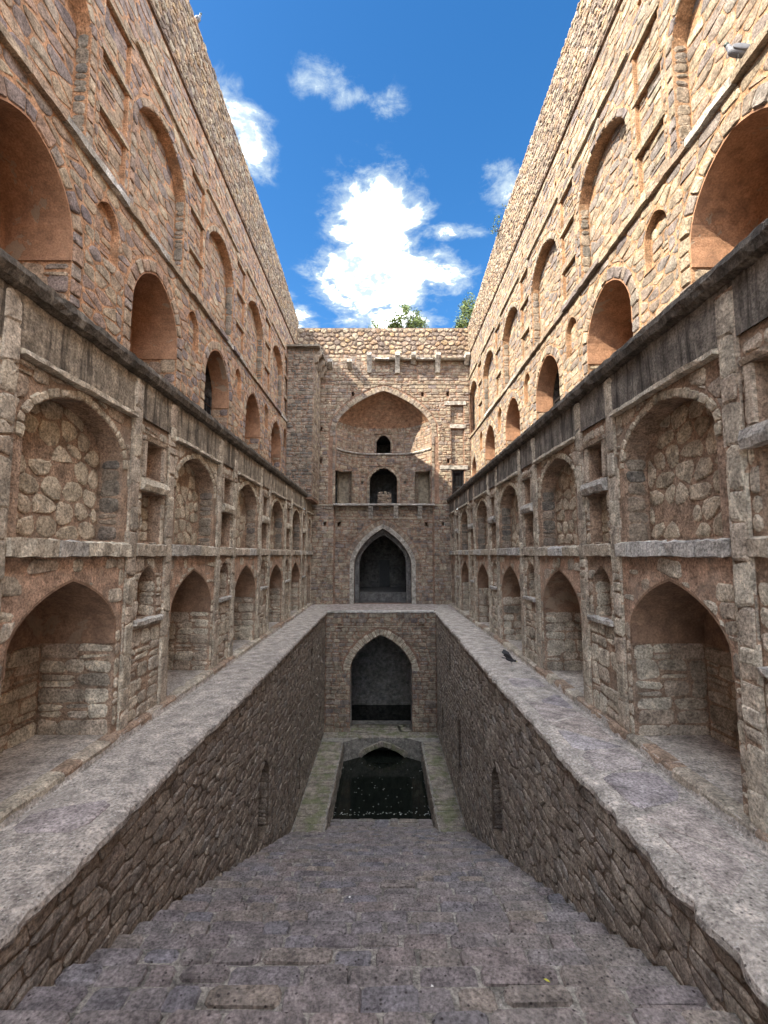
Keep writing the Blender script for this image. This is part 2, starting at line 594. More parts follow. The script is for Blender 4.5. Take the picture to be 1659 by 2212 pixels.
def course_cells(a0, a1, z0, z1, sw, sh, jit=0.12, split=0.22):
    cells = []
    z = z0
    hs = []
    nr = max(1, round((z1 - z0) / sh))
    hs = [U(0.7, 1.35) for _ in range(nr)]
    k = (z1 - z0) / sum(hs)
    for hh in hs:
        h = hh * k
        nc = max(1, round((a1 - a0) / (sw * U(0.85, 1.15))))
        ws = [U(0.55, 1.6) for _ in range(nc)]
        kw = (a1 - a0) / sum(ws)
        a = a0
        for i, ww in enumerate(ws):
            wd = ww * kw
            jx = min(jit * wd, 0.06)
            jz = min(jit * h, 0.05)
            le = a if i == 0 else a + U(-jx, jx)
            x0, x1 = a, a + wd
            q = lambda x, zc: (min(a1, max(a0, x + U(-jx, jx))), zc + U(-jz, jz))
            zm = z + h * U(0.4, 0.6)
            if rng.random() < split and wd > h * 0.7 and h > 0.16:
                cells.append([q(x0, z), q(x1, z), q(x1, zm), q(x0, zm)])
                cells.append([q(x0, zm), q(x1, zm), q(x1, z + h), q((x0 + x1) / 2, z + h), q(x0, z + h)])
            else:
                cells.append([q(x0, z), q((x0 + x1) / 2, z), q(x1, z), q(x1, zm), q(x1, z + h), q((x0 + x1) / 2, z + h), q(x0, z + h)])
            a += wd
        z += h
    return cells


def convex(poly):
    """monotone chain hull, so clipping stays valid"""
    p = sorted(set(poly))
    if len(p) < 3:
        return []

    def half(pts):
        h = []
        for q in pts:
            while len(h) > 1 and (h[-1][0] - h[-2][0]) * (q[1] - h[-2][1]) - (h[-1][1] - h[-2][1]) * (q[0] - h[-2][0]) <= 0:
                h.pop()
            h.append(q)
        return h
    a, b = half(p), half(p[::-1])
    return a[:-1] + b[:-1]


def lay(T, fr, a0, a1, z0, z1, sw, sh, mat, opens=(), style='course', gap=0.025, h=0.03, keep=None, rnd=0.04,
        d0=0.0, jit=None, rough=0.25, tint=None, rim=0.03, tilt=0.06, cut=()):
    cells = course_cells(a0, a1, z0, z1, sw, sh, *( [jit] if jit is not None else [])) if style == 'course' else \
        vor_cells(a0, a1, z0, z1, sw, sh, *( [jit] if jit is not None else []))
    for c in cells:
        c = convex(c)
        if len(c) < 3:
            continue
        for nx, ny, cc in cut:
            c = clip(c, nx, ny, cc)
            if len(c) < 3:
                break
        if len(c) < 3:
            continue
        if keep is not None:
            mx = sum(p[0] for p in c) / len(c)
            mz = sum(p[1] for p in c) / len(c)
            if rng.random() > keep(mx, mz):
                continue
        c = avoid(c, opens)
        if len(c) < 3:
            continue
        g = stone_geo(fr, c, h, gap * U(0.6, 1.5), rnd, rough, d0, tilt, rim)
        if g:
            T.stone(g, mat, None if tint is None else tint())


def ring(T, fr, prof, t, L, mat, h=0.03, gap=0.018, zmin=-1e9, d0=0.0, rnd=0.02):
    """stones set round an arch, from foot to foot"""
    seg = []
    s = 0.0
    acc_ = [0.0]
    for i in range(1, len(prof)):
        s += math.dist(prof[i], prof[i - 1])
        acc_.append(s)
    n = max(3, round(s / L))
    cuts = [0] + [(i + U(-.2, .2)) * s / n for i in range(1, n)] + [s]
    outer = offset_prof(prof, 1.0)

    def at(q):
        for i in range(1, len(prof)):
            if q <= acc_[i] + 1e-9:
                f = (q - acc_[i - 1]) / max(1e-9, acc_[i] - acc_[i - 1])
                p = tuple(prof[i - 1][k] + (prof[i][k] - prof[i - 1][k]) * f for k in (0, 1))
                nn = tuple((outer[i - 1][k] - prof[i - 1][k]) * (1 - f) + (outer[i][k] - prof[i][k]) * f for k in (0, 1))
                return p, nn
        return prof[-1], (outer[-1][0] - prof[-1][0], outer[-1][1] - prof[-1][1])
    for i in range(n):
        (p0, n0), (p1, n1) = at(cuts[i]), at(cuts[i + 1])
        if (p0[1] + p1[1]) / 2 < zmin:
            continue
        tt = t * U(0.82, 1.0)
        poly = convex([p0, p1, (p1[0] + n1[0] * tt, p1[1] + n1[1] * tt), (p0[0] + n0[0] * tt, p0[1] + n0[1] * tt)])
        g = stone_geo(fr, poly, h, gap, rnd, .25, d0, .05, .02)
        if g:
            T.stone(g, mat)


def sheet(fr, outer, holes, d=0.0):
    loops = [[Vector((a, z, 0)) for a, z in outer]] + [[Vector((a, z, 0)) for a, z in hl] for hl in holes]
    tris = geometry.tessellate_polygon(loops)
    flat = [p for lp in loops for p in lp]
    return [fr(p.x, p.y, d) for p in flat], [tuple(t) for t in tris]


def join(parts):
    V, F = [], []
    for v, f in parts:
        b = len(V)
        V.extend(v)
        F.extend([tuple(i + b for i in q) for q in f])
    return V, F


def recess(fr, prof, depth, back=True, d0=0.0):
    n = len(prof)
    V = [fr(a, z, d0) for a, z in prof] + [fr(a, z, -depth) for a, z in prof]
    F = [(i, (i + 1) % n, n + (i + 1) % n, n + i) for i in range(n)]
    if back:
        F.append(tuple(range(n, 2 * n)))
    return V, F


def plaster(fr, c, hw, zs, zt, k, zimp, depth, e=0.03, n=9):
    """plaster skin over the upper part of an arched recess, e thick, ending in a lip at zimp"""
    prof = [p for p in arch(c, hw, zimp, zs, zt, k, n)]
    inn = [p for p in arch(c, hw - e, zimp, zs, zt - e * 1.2, k, n)]
    m = len(prof)
    V = [fr(a, z, 0.004) for a, z in prof] + [fr(a, z, 0.004) for a, z in inn] + [fr(a, z, -depth + e) for a, z in inn] \
        + [fr(prof[0][0], zimp, -depth), fr(prof[-1][0], zimp, -depth)]
    F = []
    for i in range(m - 1):
        F.append((i, i + 1, m + i + 1, m + i))
        F.append((m + i, m + i + 1, 2 * m + i + 1, 2 * m + i))
    F.append(tuple(range(2 * m, 3 * m)))
    F.append((0, m, 2 * m, 3 * m))
    F.append((m - 1, 2 * m - 1, 3 * m - 1, 3 * m + 1))
    F.append((3 * m, 2 * m, 3 * m - 1, 3 * m + 1))
    return V, F


def beam(fr, a0, a1, prof, step=0.2, jit=0.01, seed=None):
    """rough bar along the wall: profile of (z, d) points swept from a0 to a1"""
    ns = max(1, round((a1 - a0) / step))
    V, F = [], []
    m = len(prof)
    for i in range(ns + 1):
        a = a0 + (a1 - a0) * i / ns
        for z, d in prof:
            V.append(fr(a + (U(-jit, jit) if 0 < i < ns else 0), z + U(-jit, jit), d + U(-jit, jit)))
    for i in range(ns):
        for k in range(m):
            F.append((i * m + k, i * m + (k + 1) % m, (i + 1) * m + (k + 1) % m, (i + 1) * m + k))
    F.append(tuple(range(m)))
    F.append(tuple(range(ns * m, ns * m + m)))
    return V, F


def box(x0, x1, y0, y1, z0, z1):
    V = [(x, y, z) for z in (z0, z1) for y in (y0, y1) for x in (x0, x1)]
    return V, [(0, 1, 3, 2), (4, 5, 7, 6), (0, 1, 5, 4), (2, 3, 7, 6), (0, 2, 6, 4), (1, 3, 7, 5)]


def tube(pts, rad, n=7):
    V, F = [], []
    for i, p in enumerate(pts):
        p = Vector(p)
        a = Vector(pts[max(0, i - 1)])
        b = Vector(pts[min(len(pts) - 1, i + 1)])
        d = (b - a).normalized()
        u = d.orthogonal().normalized()
        v = d.cross(u)
        for k in range(n):
            q = p + (u * math.cos(2 * math.pi * k / n) + v * math.sin(2 * math.pi * k / n)) * rad[i]
            V.append(tuple(q))
    for i in range(len(pts) - 1):
        for k in range(n):
            F.append((i * n + k, i * n + (k + 1) % n, (i + 1) * n + (k + 1) % n, (i + 1) * n + k))
    F.append(tuple(range(n)))
    F.append(tuple(range((len(pts) - 1) * n, len(pts) * n)))
    return V, F


def iron_gate(T, fr, a0, a1, z0, z1, d, nb):
    """frame plus bars; the bars are sub-parts"""
    def bar(aa0, aa1, zz0, zz1, t):
        V = [fr(a, z, dd) for dd in (d - t, d + t) for z in (zz0, zz1) for a in (aa0, aa1)]
        return V, [(0, 1, 3, 2), (4, 5, 7, 6), (0, 1, 5, 4), (2, 3, 7, 6), (0, 2, 6, 4), (1, 3, 7, 5)]
    g = T.part('iron_gate', *join([bar(a0, a0 + .05, z0, z1, .03), bar(a1 - .05, a1, z0, z1, .03),
                                   bar(a0 + .05, a1 - .05, z1 - .06, z1, .028), bar(a0 + .05, a1 - .05, z0, z0 + .06, .028),
                                   bar(a0 + .05, a1 - .05, (z0 + z1) / 2 - .03, (z0 + z1) / 2 + .03, .026)]), 'iron')
    for i in range(nb):
        a = a0 + .05 + (a1 - a0 - .1) * (i + .5) / nb
        T.part('bar', *bar(a - .012, a + .012, z0 + .06, z1 - .06, .012), 'iron', parent=g)


PERIOD, C0 = 3.95, 2.35
BAYS = [C0 + PERIOD * k for k in range(7)]
Y_END = 26.98


def stair_z(y):
    return -1.78 - 0.454 * y


# ---------------------------------------------------------------- ground
def ground():
    z, L = -1.75, 1500.0
    x0, x1, y0, y1 = -7.2, 7.2, -0.6, 33.0
    V = [(-L, -L, z), (L, -L, z), (L, L, z), (-L, L, z), (x0, y0, z), (x1, y0, z), (x1, y1, z), (x0, y1, z)]
    F = [(0, 1, 5, 4), (1, 2, 6, 5), (2, 3, 7, 6), (3, 0, 4, 7)]
    o = mesh_obj('ground', V, F, 'ground')
    o['kind'] = 'structure'


ground()


# ---------------------------------------------------------------- side walls
def arcade(s, W, label):
    T = Thing('arcade_wall', label, 'wall', (s * W, 13.0, -2.78), 'arcaded gallery walls of the stepwell')
    fr = lambda a, z, d: (s * (W - d), a, z)
    ZF = -2.78
    holes = []
    core = []
    A0, A1 = 1.3, Y_END
    DEP = 1.15
    bays = [c + (U(-.05, .05) if k < 6 else 0) for k, c in enumerate(BAYS)]
    dz_ = [U(-.04, .04) for _ in BAYS]
    for k, c in enumerate(bays):
        last = k == 6
        hw = 1.07 if not last else 0.55
        zs, zt = (-1.12, -0.33 + dz_[k]) if not last else (-1.3, -0.5)
        prof = arch(c, hw, ZF, zs, zt, .32)
        holes.append(prof)
        core.append(recess(fr, prof, DEP if not last else 1.6))
        zim = -1.38
        if not last:
            T.part('vault_plaster', *plaster(fr, c, hw, zs, zt, .32, zim, DEP), 'plaster_low')
            # stones of the back wall and of the far jamb below the plaster
            lay(T, lambda a, z, d: fr(a, z, d - DEP), c - hw, c + hw, ZF, zim, .48, .24, 'low_stone', gap=.035, h=.022)
            lay(T, lambda a, z, d: fr(c + hw - d, z, -a), .02, DEP, ZF, zim, .42, .24, 'low_stone', gap=.03, h=.02)
        else:
            iron_gate(T, fr, c - hw + .02, c + hw - .02, ZF + .02, -1.25, -.25, 6)
        # spandrels: thin patched plaster with a few bare stones, ashlar below
        fa0, fa1 = c - 1.22, min(c + 1.22, A1)
        op = [opening(prof)]
        lay(T, fr, fa0, fa1, ZF, -.06, .34, .23, 'low_stone', op, gap=.03, h=.02,
            keep=lambda a, z: .95 if z < -1.15 else .38)
        # blind niche of the middle storey
        mhw = 1.03 if not last else .4
        mprof = arch(c, mhw, .2, 1.5, 2.12 + dz_[k], .2) if not last else arch(c, mhw, .9, 1.7, 2.0, .3)
        holes.append(mprof)
        core.append(recess(fr, mprof, .36))
        bk = lambda a, z, d: fr(a, z, d - .36)
        lay(T, bk, c - mhw + .03, c + mhw - .03, .2, 2.1, .37, .29, 'infill', style='vor', gap=.038, h=.02, rnd=.075,
            keep=lambda a, z: .93 if (z < 1.62 or abs(a - c) < mhw * .72) else 0)
        lay(T, lambda a, z, d: fr(c + mhw - d, z, -a), .02, .34, .2, 1.5, .4, .2, 'tower_stone', gap=.02, h=.02)
        lay(T, fr, fa0, fa1, .19, 2.26, .26, .24, 'low_stone', [opening(offset_prof(mprof, .15))], gap=.025, h=.022, keep=lambda a, z: .8)
        ring(T, fr, mprof, .145, .16, 'infill', h=.028, zmin=1.3 if not last else 1.5)
        # pilaster strips
        for e in (-1, 1):
            p0, p1 = (c + 1.22, c + 1.47) if e > 0 else (c - 1.47, c - 1.22)
            if p1 > A1:
                continue
            core.append(beam(fr, p0, p1, [(ZF, -.02), (ZF, .045), (2.93, .045), (2.93, -.02)], .25, 0))
            lay(T, lambda a, z, d: fr(a, z, d + .045), p0 - .005, p1 + .005, ZF, 2.93, .25, .42, 'low_stone', gap=.018, h=.022, rnd=.022)
            for side in (p0, p1):
                sg = -1 if side == p0 else 1
                lay(T, lambda a, z, d: fr(side + sg * d, z, a), .0, .06, ZF, 2.93, .08, .42, 'low_stone', gap=.02, h=.008, rnd=.0, rim=.01)
        # shelf course and hood over the niche
        for (q0, q1) in ((c - 1.22, min(c + 1.22, A1)),):
            a = q0
            while a < q1 - .05:
                b = min(q1, a + U(.55, 1.3))
                if q1 - b < .3:
                    b = q1
                dd = U(.07, .13)
                T.part('shelf_stone', *beam(fr, a + .006, b - .006, [(-.03, -.02), (-.03, dd), (.15 + U(-.02, .03), dd), (.19, -.02)], .12, .014),
                       'pale' if (s > 0 and rng.random() < .7) or rng.random() < .25 else 'low_stone', tints=float(rng.random()))
                a = b
            T.part('hood_stone', *beam(fr, q0, q1, [(2.26, -.02), (2.27, .12), (2.33, .12), (2.36, -.02)], .18, .012), 'low_stone', tints=.5)
        # narrow bay between two arches
        if k == 6:
            continue
        c2 = (c + bays[k + 1]) / 2
        b0, b1 = c + 1.47, bays[k + 1] - 1.47
        np_ = arch(c2, .33, -1.12, -.55, -.2, .35, 5)
        holes.append(np_)
        core.append(recess(fr, np_, .34))
        lay(T, fr, b0, b1, ZF, -.06, .34, .24, 'low_stone', [opening(np_)], gap=.03, h=.025, keep=lambda a, z: .97 if z < -.6 else .6)
        lay(T, lambda a, z, d: fr(c2 + .33 - d, z, -a), .02, .33, -1.12, -.5, .3, .2, 'low_stone', gap=.02, h=.014)
        T.part('sill', *beam(fr, b0 + .05, b1 - .05, [(-1.2, -.02), (-1.2, .09), (-1.13, .1), (-1.11, -.02)], .12, .012), 'pale')
        T.part('shelf_stone', *beam(fr, b0, b1, [(-.03, -.02), (-.03, .08), (.16, .09), (.19, -.02)], .12, .014), 'low_stone', tints=.6)
        up, lo = rect(c2 - .3, c2 + .3, 1.36, 1.98), rect(c2 - .34, c2 + .34, .22, 1.08)
        holes += [up, lo]
        core += [recess(fr, up, .3), recess(fr, lo, .22)]
        lay(T, lambda a, z, d: fr(a, z, d - .22), c2 - .33, c2 + .33, .22, 1.06, .33, .2, 'infill', gap=.03, h=.02)
        lay(T, lambda a, z, d: fr(a, z, d - .3), c2 - .29, c2 + .1, 1.36, 1.9, .25, .2, 'infill', gap=.03, h=.02)
        lay(T, fr, b0, b1, .19, 2.26, .24, .26, 'low_stone', [opening(rect(c2 - .4, c2 + .4, 1.06, 2.1)), opening(lo)], gap=.025, h=.022)
        T.part('lintel', *beam(fr, c2 - .44, c2 + .44, [(1.1, -.02), (1.1, .1), (1.2, .13), (1.3, .1), (1.34, -.02)], .12, .012), 'pale' if s > 0 else 'low_stone', tints=.4)
        T.part('niche_frame', *join([beam(fr, c2 - .42, c2 + .42, [(1.99, -.02), (1.99, .07), (2.05, .09), (2.09, -.02)], .12, .008),
                                     beam(fr, c2 - .4, c2 - .31, [(1.35, -.02), (1.35, .05), (1.985, .05), (1.985, -.02)], .09, .004),
                                     beam(fr, c2 + .31, c2 + .4, [(1.35, -.02), (1.35, .05), (1.985, .05), (1.985, -.02)], .09, .004)]), 'low_stone', tints=.7)
    front = sheet(fr, rect(A0, A1, ZF, 2.36), holes)
    core.append(front)
    T.part('wall_core', *join(core), 'low_mortar')
    sp_ = []
    for k, c in enumerate(bays):
        e = arch(c, 1.075 if k < 6 else .555, -1.15, -1.12 if k < 6 else -1.13, -.325 + dz_[k] if k < 6 else -.495, .32)
        x1 = min(c + 1.22, A1)
        sp_.append(sheet(fr, [(c + 1.0 * (x1 - c), -1.15), (x1, -.04), (c - 1.22, -.04), (c - 1.22, -1.15)] + e[::-1], [], .006))
    T.part('spandrel_plaster', *join(sp_), 'spandrel', kind='stuff')
    # frieze: wide weathered plaster band, gently uneven
    V, F = [], []
    na = int((A1 - A0) / .25)
    zsn = [2.345, 2.5, 2.7, 2.9, 3.05]
    for i in range(na + 1):
        a = A0 + (A1 - A0) * i / na
        for z in zsn:
            V.append(fr(a, z, .045 + .02 * mnoise.noise(Vector((a * 1.3, z * 2, s * 9)))))
    for i in range(na):
        for j in range(len(zsn) - 1):
            q = i * len(zsn) + j
            F.append((q, q + 1, q + len(zsn) + 1, q + len(zsn)))
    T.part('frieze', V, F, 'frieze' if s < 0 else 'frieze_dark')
    V, F = beam(fr, A0, A1, [(3.0, -.1), (2.98, .07), (3.02, .15), (3.12, .185), (3.21, .165), (3.27, .09), (3.29, -.1), (3.28, -1.5), (3.0, -1.5)], .14, .014)
    T.part('coping', V, F, 'coping')
    T.finish()
    return T


def upper(s, W, label, k_last, kz):
    T = Thing('upper_wall', label, 'wall', (s * W, 13.0, 3.0), 'tall upper walls of the stepwell')
    fr = lambda a, z, d: (s * (W - d), a, z * kz)
    A0, A1 = 2.0, Y_END
    drop = lambda a: 0.62 * max(0.0, min(1.0, (a - 18.5) / 8.0)) ** 1.3
    holes, core = [], []
    ops = []
    DEP = 1.15
    US, UM = ('up_stone', 'up_mortar') if s > 0 else ('up_stone_red', 'up_mortar_red')  # left side takes the palette with warm bounce painted in
    for k, c in enumerate(BAYS[:k_last + 1]):
        if c > A1 - .5:
            continue
        hw = 1.06 if k < 6 else .7
        prof = arch(c, hw, 3.0, 5.2, 6.38, .12)
        if k == 6:
            prof = arch(c, hw, 3.0, 4.6, 5.7, .2)
        gate = k == 3
        DEP = .58 if gate else 1.15
        holes.append(prof)
        core.append(recess(fr, prof, DEP, back=not gate))
        if gate:
            # a passage opens at the back of the third arch
            V, F = plaster(fr, c, hw, 5.2, 6.38, .12, 4.85, DEP)
            F = F[:-4] + F[-3:]
            T.part('vault_plaster', V, F, 'plaster')
            bx0 = lambda a, z, d: fr(a, z, d - DEP)
            V, F = recess(bx0, rect(c - hw, c + hw, 3.0, 6.4), 3.0)
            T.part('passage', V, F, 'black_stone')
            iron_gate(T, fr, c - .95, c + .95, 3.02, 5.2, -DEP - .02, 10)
        else:
            zt_, zs_, k_ = (6.38, 5.2, .12) if k < 6 else (5.7, 4.6, .2)
            T.part('vault_plaster', *plaster(fr, c, hw, zs_, zt_, k_, 4.85 if k < 6 else 4.3, DEP), 'plaster')
            lay(T, lambda a, z, d: fr(a, z, d - DEP), c - hw, c + hw, 3.0, 4.82 if k < 6 else 4.3, .5, .28, US, gap=.035, h=.02)
        lay(T, lambda a, z, d: fr(c + hw - d, z, -a), .02, DEP, 3.0, 4.82 if k < 6 else 4.3, .38, .27, US, gap=.03, h=.02)
        ring(T, fr, prof, .30, .27, US, h=.032, gap=.03)
        ops.append(opening(offset_prof(prof, .30)))
        # tall blind niche
        nhw, ndep = 1.2, .27
        nprof = arch(c, nhw, 7.12, 9.15, 10.1, .15)
        holes.append(nprof)
        core.append(recess(fr, nprof, ndep))
        ops.append(opening(offset_prof(nprof, .2)))
        ring(T, fr, nprof, .2, .25, US, h=.025, gap=.025)
        lay(T, lambda a, z, d: fr(a, z, d - ndep), c - nhw, c + nhw, 7.12, 10.05, .46, .24, US, style='vor', jit=.66, gap=.04, h=.014,
            keep=lambda a, z: 1 if (z < 9.3 or abs(a - c) < nhw * .8) else 0)
        lay(T, lambda a, z, d: fr(c + nhw - d, z, -a), .02, ndep - .01, 7.12, 9.2, .3, .26, 'tower_stone', gap=.02, h=.018)
        # thin hood line above
        T.part('hood_stone', *beam(fr, c - 1.45, c + 1.45, [(10.62, -.02), (10.63, .075), (10.7, .075), (10.73, -.02)], .2, .01), US, tints=.35)
        c2 = c + PERIOD / 2
        if c2 + .5 < A1:
            sm = arch(c2, .36, 5.55, 6.2, 6.6, .25, 5)
            holes.append(sm); core.append(recess(fr, sm, .13)); ops.append(opening(sm))
            lay(T, lambda a, z, d: fr(a, z, d - .13), c2 - .34, c2 + .34, 5.55, 6.4, .34, .24, US, gap=.035, h=.015)
            for (z0, z1) in ((7.3, 8.15), (8.38, 9.3), (9.52, 10.4)):
                rp = rect(c2 - .43, c2 + .43, z0, z1)
                holes.append(rp); core.append(recess(fr, rp, .075)); ops.append(opening(rp))
                lay(T, lambda a, z, d: fr(a, z, d - .075), c2 - .42, c2 + .42, z0 + .01, z1 - .01, .4, .23, US, gap=.035, h=.018)
                T.part('panel_lintel', *beam(fr, c2 - .5, c2 + .5, [(z1 + .003, -.02), (z1 + .003, .03), (z1 + .06, .035), (z1 + .07, -.02)], .2, .008), US, tints=.4)
            for ph in ((c2 + .1, 11.15),) if k % 2 else ((c2 - .2, 11.3), (c2 + .75, 11.15)):
                hp = rect(ph[0] - .07, ph[0] + .07, ph[1], ph[1] + .16)
                holes.append(hp); core.append(recess(fr, hp, .35)); ops.append(opening(hp))
    lay(T, fr, 3.4, A1, 3.0, 6.93, .44, .225, US, ops, style='vor', jit=.66, gap=.036, h=.014, rnd=.045, tilt=.07)
    lay(T, fr, 3.4, A1, 7.1, 12.05, .47, .22, US, ops, style='vor', jit=.66, gap=.04, h=.015, rnd=.045, tilt=.07)
    core.append(sheet(fr, rect(A0, A1, 2.9, 12.1), holes))
    # plain stretch of the wall behind the camera
    core.append(sheet(fr, rect(-7.5, A0, -1.75, 14.6), []))
    core.append(sheet(lambda a, z, d: fr(a, z, -2.0), rect(-7.5, A1, -1.75, 12.1), []))
    a = 3.4
    while a < A1 - .1:                      # string course in separate stones
        b = min(A1, a + U(.6, 1.3))
        dd = U(.07, .12)
        T.part('string_stone', *beam(fr, a + .006, b - .006, [(6.93, -.02), (6.94, dd), (7.07, dd), (7.11, -.02)], .2, .012), 'pale' if rng.random() < .35 else US, tints=float(rng.random()))
        a = b
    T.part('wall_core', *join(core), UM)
    # parapet, oversailing, with a sloping top towards the back
    V, F = [], []
    n = 60
    for i in range(n + 1):
        a = -7.5 + (A1 + 7.5) * i / n
        zt = 14.55 - drop(a)
        V += [fr(a, 12.1, -.02), fr(a, 12.1, .06), fr(a, zt - .03, .06), fr(a, zt, .02), fr(a, zt, -.95), fr(a, 12.1, -2.0)]
    for i in range(n):
        for j in range(6):
            F.append((i * 6 + j, i * 6 + (j + 1) % 6, i * 6 + 6 + (j + 1) % 6, i * 6 + 6 + j))
    par = T.part('parapet', V, F, 'para_mortar')
    fp = lambda a, z, d: fr(a, z - drop(a) * max(0, (z - 12.1) / 2.45), d + .06)
    lay(T, fp, 6.0, A1, 12.12, 14.53, .245, .185, 'para_stone', style='vor', gap=.035, h=.03, rnd=.045)
    T.finish()
    return T


arcade(-1, 4.2, 'left arcaded stone wall with pointed niches and a dark stained coping')
arcade(1, 3.85, 'right arcaded grey stone wall in shade below the sunlit wall')
upper(-1, 5.25, 'tall left upper wall of rubble in shade with blind arches', 5, 1.01)
upper(1, 5.15, 'tall right upper wall of pale rubble lit by the sun with blind arches', 6, 0.985)


# ---------------------------------------------------------------- walkways along the pit
def walkway(s, xin, xgr, xw, label):
    T = Thing('walkway', label, None, (s * (xin + xgr) / 2, 13.0, -2.85), None, 'structure')
    V, F = [], []
    prof = [(xin + .10, -3.05), (xin + .03, -3.00), (xin - .01, -2.955), (xin, -2.895), (xin + .05, -2.862), (xin + .18, -2.85)]
    nx = 8
    for j in range(1, nx):
        prof.append((xin + .18 + (xgr - .1 - xin - .18) * j / nx, -2.85))
    prof += [(xgr - .07, -2.86), (xgr - .03, -2.90), (xgr, -2.89), (xgr + .04, -2.775), (xgr + .10, -2.765), (xw, -2.76), (xw + 1.25, -2.755)]
    m = len(prof)
    y0, y1 = 0.9, Y_END
    n = int((y1 - y0) / .13)
    for i in range(n + 1):
        y = y0 + (y1 - y0) * i / n
        for j, (x, z) in enumerate(prof):
            nn = mnoise.noise(Vector((x * 2.1, y * 1.9, 3.0 * s)))
            n2 = mnoise.noise(Vector((x * 7, y * 8, 5.0 * s)))
            ed = 1.4 if j < 5 else 0.0
            wob = .035 * mnoise.noise(Vector((y * .5, 7.7 * s, 0))) * ed
            n3 = mnoise.noise(Vector((y * 3.7, 2.2 * s, 1.0)))
            V.append((s * (x + wob + ed * (.035 * n2 + .03 * n3 + .05 * max(0, n3 - .25))), y, z + .010 * nn + .006 * n2 + ed * .012 * n2))
    for i in range(n):
        for j in range(m - 1):
            F.append((i * m + j, i * m + j + 1, (i + 1) * m + j + 1, (i + 1) * m + j))
    T.part('walkway_surface', V, F, 'ledge')
    fr = lambda a, z, d: (s * a, z, -2.852 + d)
    lay(T, fr, xin + .22, xgr - .15, 1.5, 11.0 if s > 0 else 7.0, .75, .7, 'slab', style='vor', gap=.06, h=.022, rnd=.12,
        keep=lambda a, z: .62 if s > 0 else .35, tilt=.0)
    # kerb stones along the foot of the wall
    y = 1.2
    while y < Y_END - .3:
        L = U(.35, .9)
        yy = min(y + L, Y_END)
        T.part('kerb_stone', *beam(lambda a, z, d: (s * (xgr + .03 - d), a, z), y + .01, yy - .01, [(-2.9, -.2), (-2.9, U(.0, .03)), (-2.79, U(0, .02)), (-2.752 + U(-.006, .006), -.03), (-2.754, -.2)], .15, .008), 'low_mortar' if rng.random() < .4 else 'low_stone', tints=float(rng.random()))
        y = yy
    T.finish(120, 'slab')


walkway(-1, 2.875, 4.04, 4.2, 'left')
walkway(1, 2.555, 3.72, 3.85, 'right')


# ---------------------------------------------------------------- pit walls
def pit_wall(s, W, nis, label):
    T = Thing('pit_wall', label, 'wall', (s * W, 12.0, -9.7), 'rubble walls on both sides of the stairs')
    fr = lambda a, z, d: (s * (W - d), a, z)
    holes, core, ops = [], [], []
    for c, hw, z0, z1, dep in nis:
        pr = arch(c, hw, z0, z1 - hw * 1.0, z1, .4, 5)
        holes.append(pr)
        core.append(recess(fr, pr, dep))
        ops.append(opening(pr))
        lay(T, lambda a, z, d: fr(c + hw - d, z, -a), .02, dep, z0, z1 - hw, .35, .2, 'pit_stone', gap=.025, h=.02)
        lay(T, lambda a, z, d: fr(a, z, d - dep), c - hw, c + hw, z0, z1 - hw * .8, .4, .2, 'pit_stone', gap=.025, h=.02)
    core.append(sheet(fr, rect(.4, 23.6, -9.8, -2.97), holes))
    T.part('wall_core', *join(core), 'pit_mortar')
    L = math.hypot(.45, 1)
    lay(T, fr, .8, 23.58, -9.0, -3.0, .40, .165, 'pit_stone', ops, style='vor', jit=.62, gap=.026, h=.02, rnd=.03, tilt=.12,
        keep=lambda a, z: 1 if z > max(stair_z(a) - .15, -8.75) else 0)
    T.finish()


pit_wall(-1, 2.94, [(11.9, .5, -6.85, -5.05, .55), (19.3, .2, -4.8, -3.75, .35), (22.0, .3, -8.0, -6.9, .4), (16.7, .32, -8.2, -7.0, .4)],
         'left rubble wall of the pit below the stone walkway')
pit_wall(1, 2.62, [(11.3, .5, -6.6, -4.95, .55), (18.8, .2, -4.6, -3.75, .35), (21.3, .28, -7.75, -6.75, .4), (16.6, .32, -7.6, -5.7, .4)],
         'right rubble wall of the pit with a narrow arched opening')


# ---------------------------------------------------------------- stairs
def stairs():
    T = Thing('staircase', 'wide worn stone staircase descending between the pit walls to the water', 'staircase', (-.16, 9.0, -9.6))
    tread, rise = 0.44, 0.20
    n = 40
    for i in range(n):
        y0 = -0.2 + i * tread
        z = max(stair_z(y0 + tread * .5) + .02, -9.38)
        if y0 > 17.6:
            break
        x0, x1 = (-2.94, 2.62) if y0 < 15.3 else (-1.9, 1.74)
        st = T.part('step', *box(x0, x1, y0, y0 + tread - .004, z - 1.0, z - .02), 'step_mortar')
        a = x0 + .01
        skew = U(-.02, .02)
        lastk = 0.0
        while a < x1 - .02:
            L = U(.26, .72)
            b = a + L
            if x1 - b < .25:
                b = x1 - .01
            dz = U(-.008, .01)
            if rng.random() < .3:
                ym = y0 + tread * U(.4, .6)
                polys = [[(a, y0), (b, y0), (b, ym), (a, ym)], [(a, ym), (b, ym), (b, y0 + tread), (a, y0 + tread)]]
            else:
                j = U(-.02, .02)
                k_ = U(-.05, .05)
                polys = [[(a + lastk, y0), (b + k_, y0 + j), (b + U(-.04, .04), y0 + tread), (a + U(-.03, .03), y0 + tread + skew)]]
            for p in polys:
                p = convex(p)
                g = stone_geo(lambda u, v, d: (u, v, z - .03 + dz + d), p, .034, U(.012, .036), .04, .12, 0, .014, .018)
                if g:
                    T.part('slab', g[0], g[1], 'step', parent=st, tints=float(rng.random()))
            a = b
    return T


stairs()


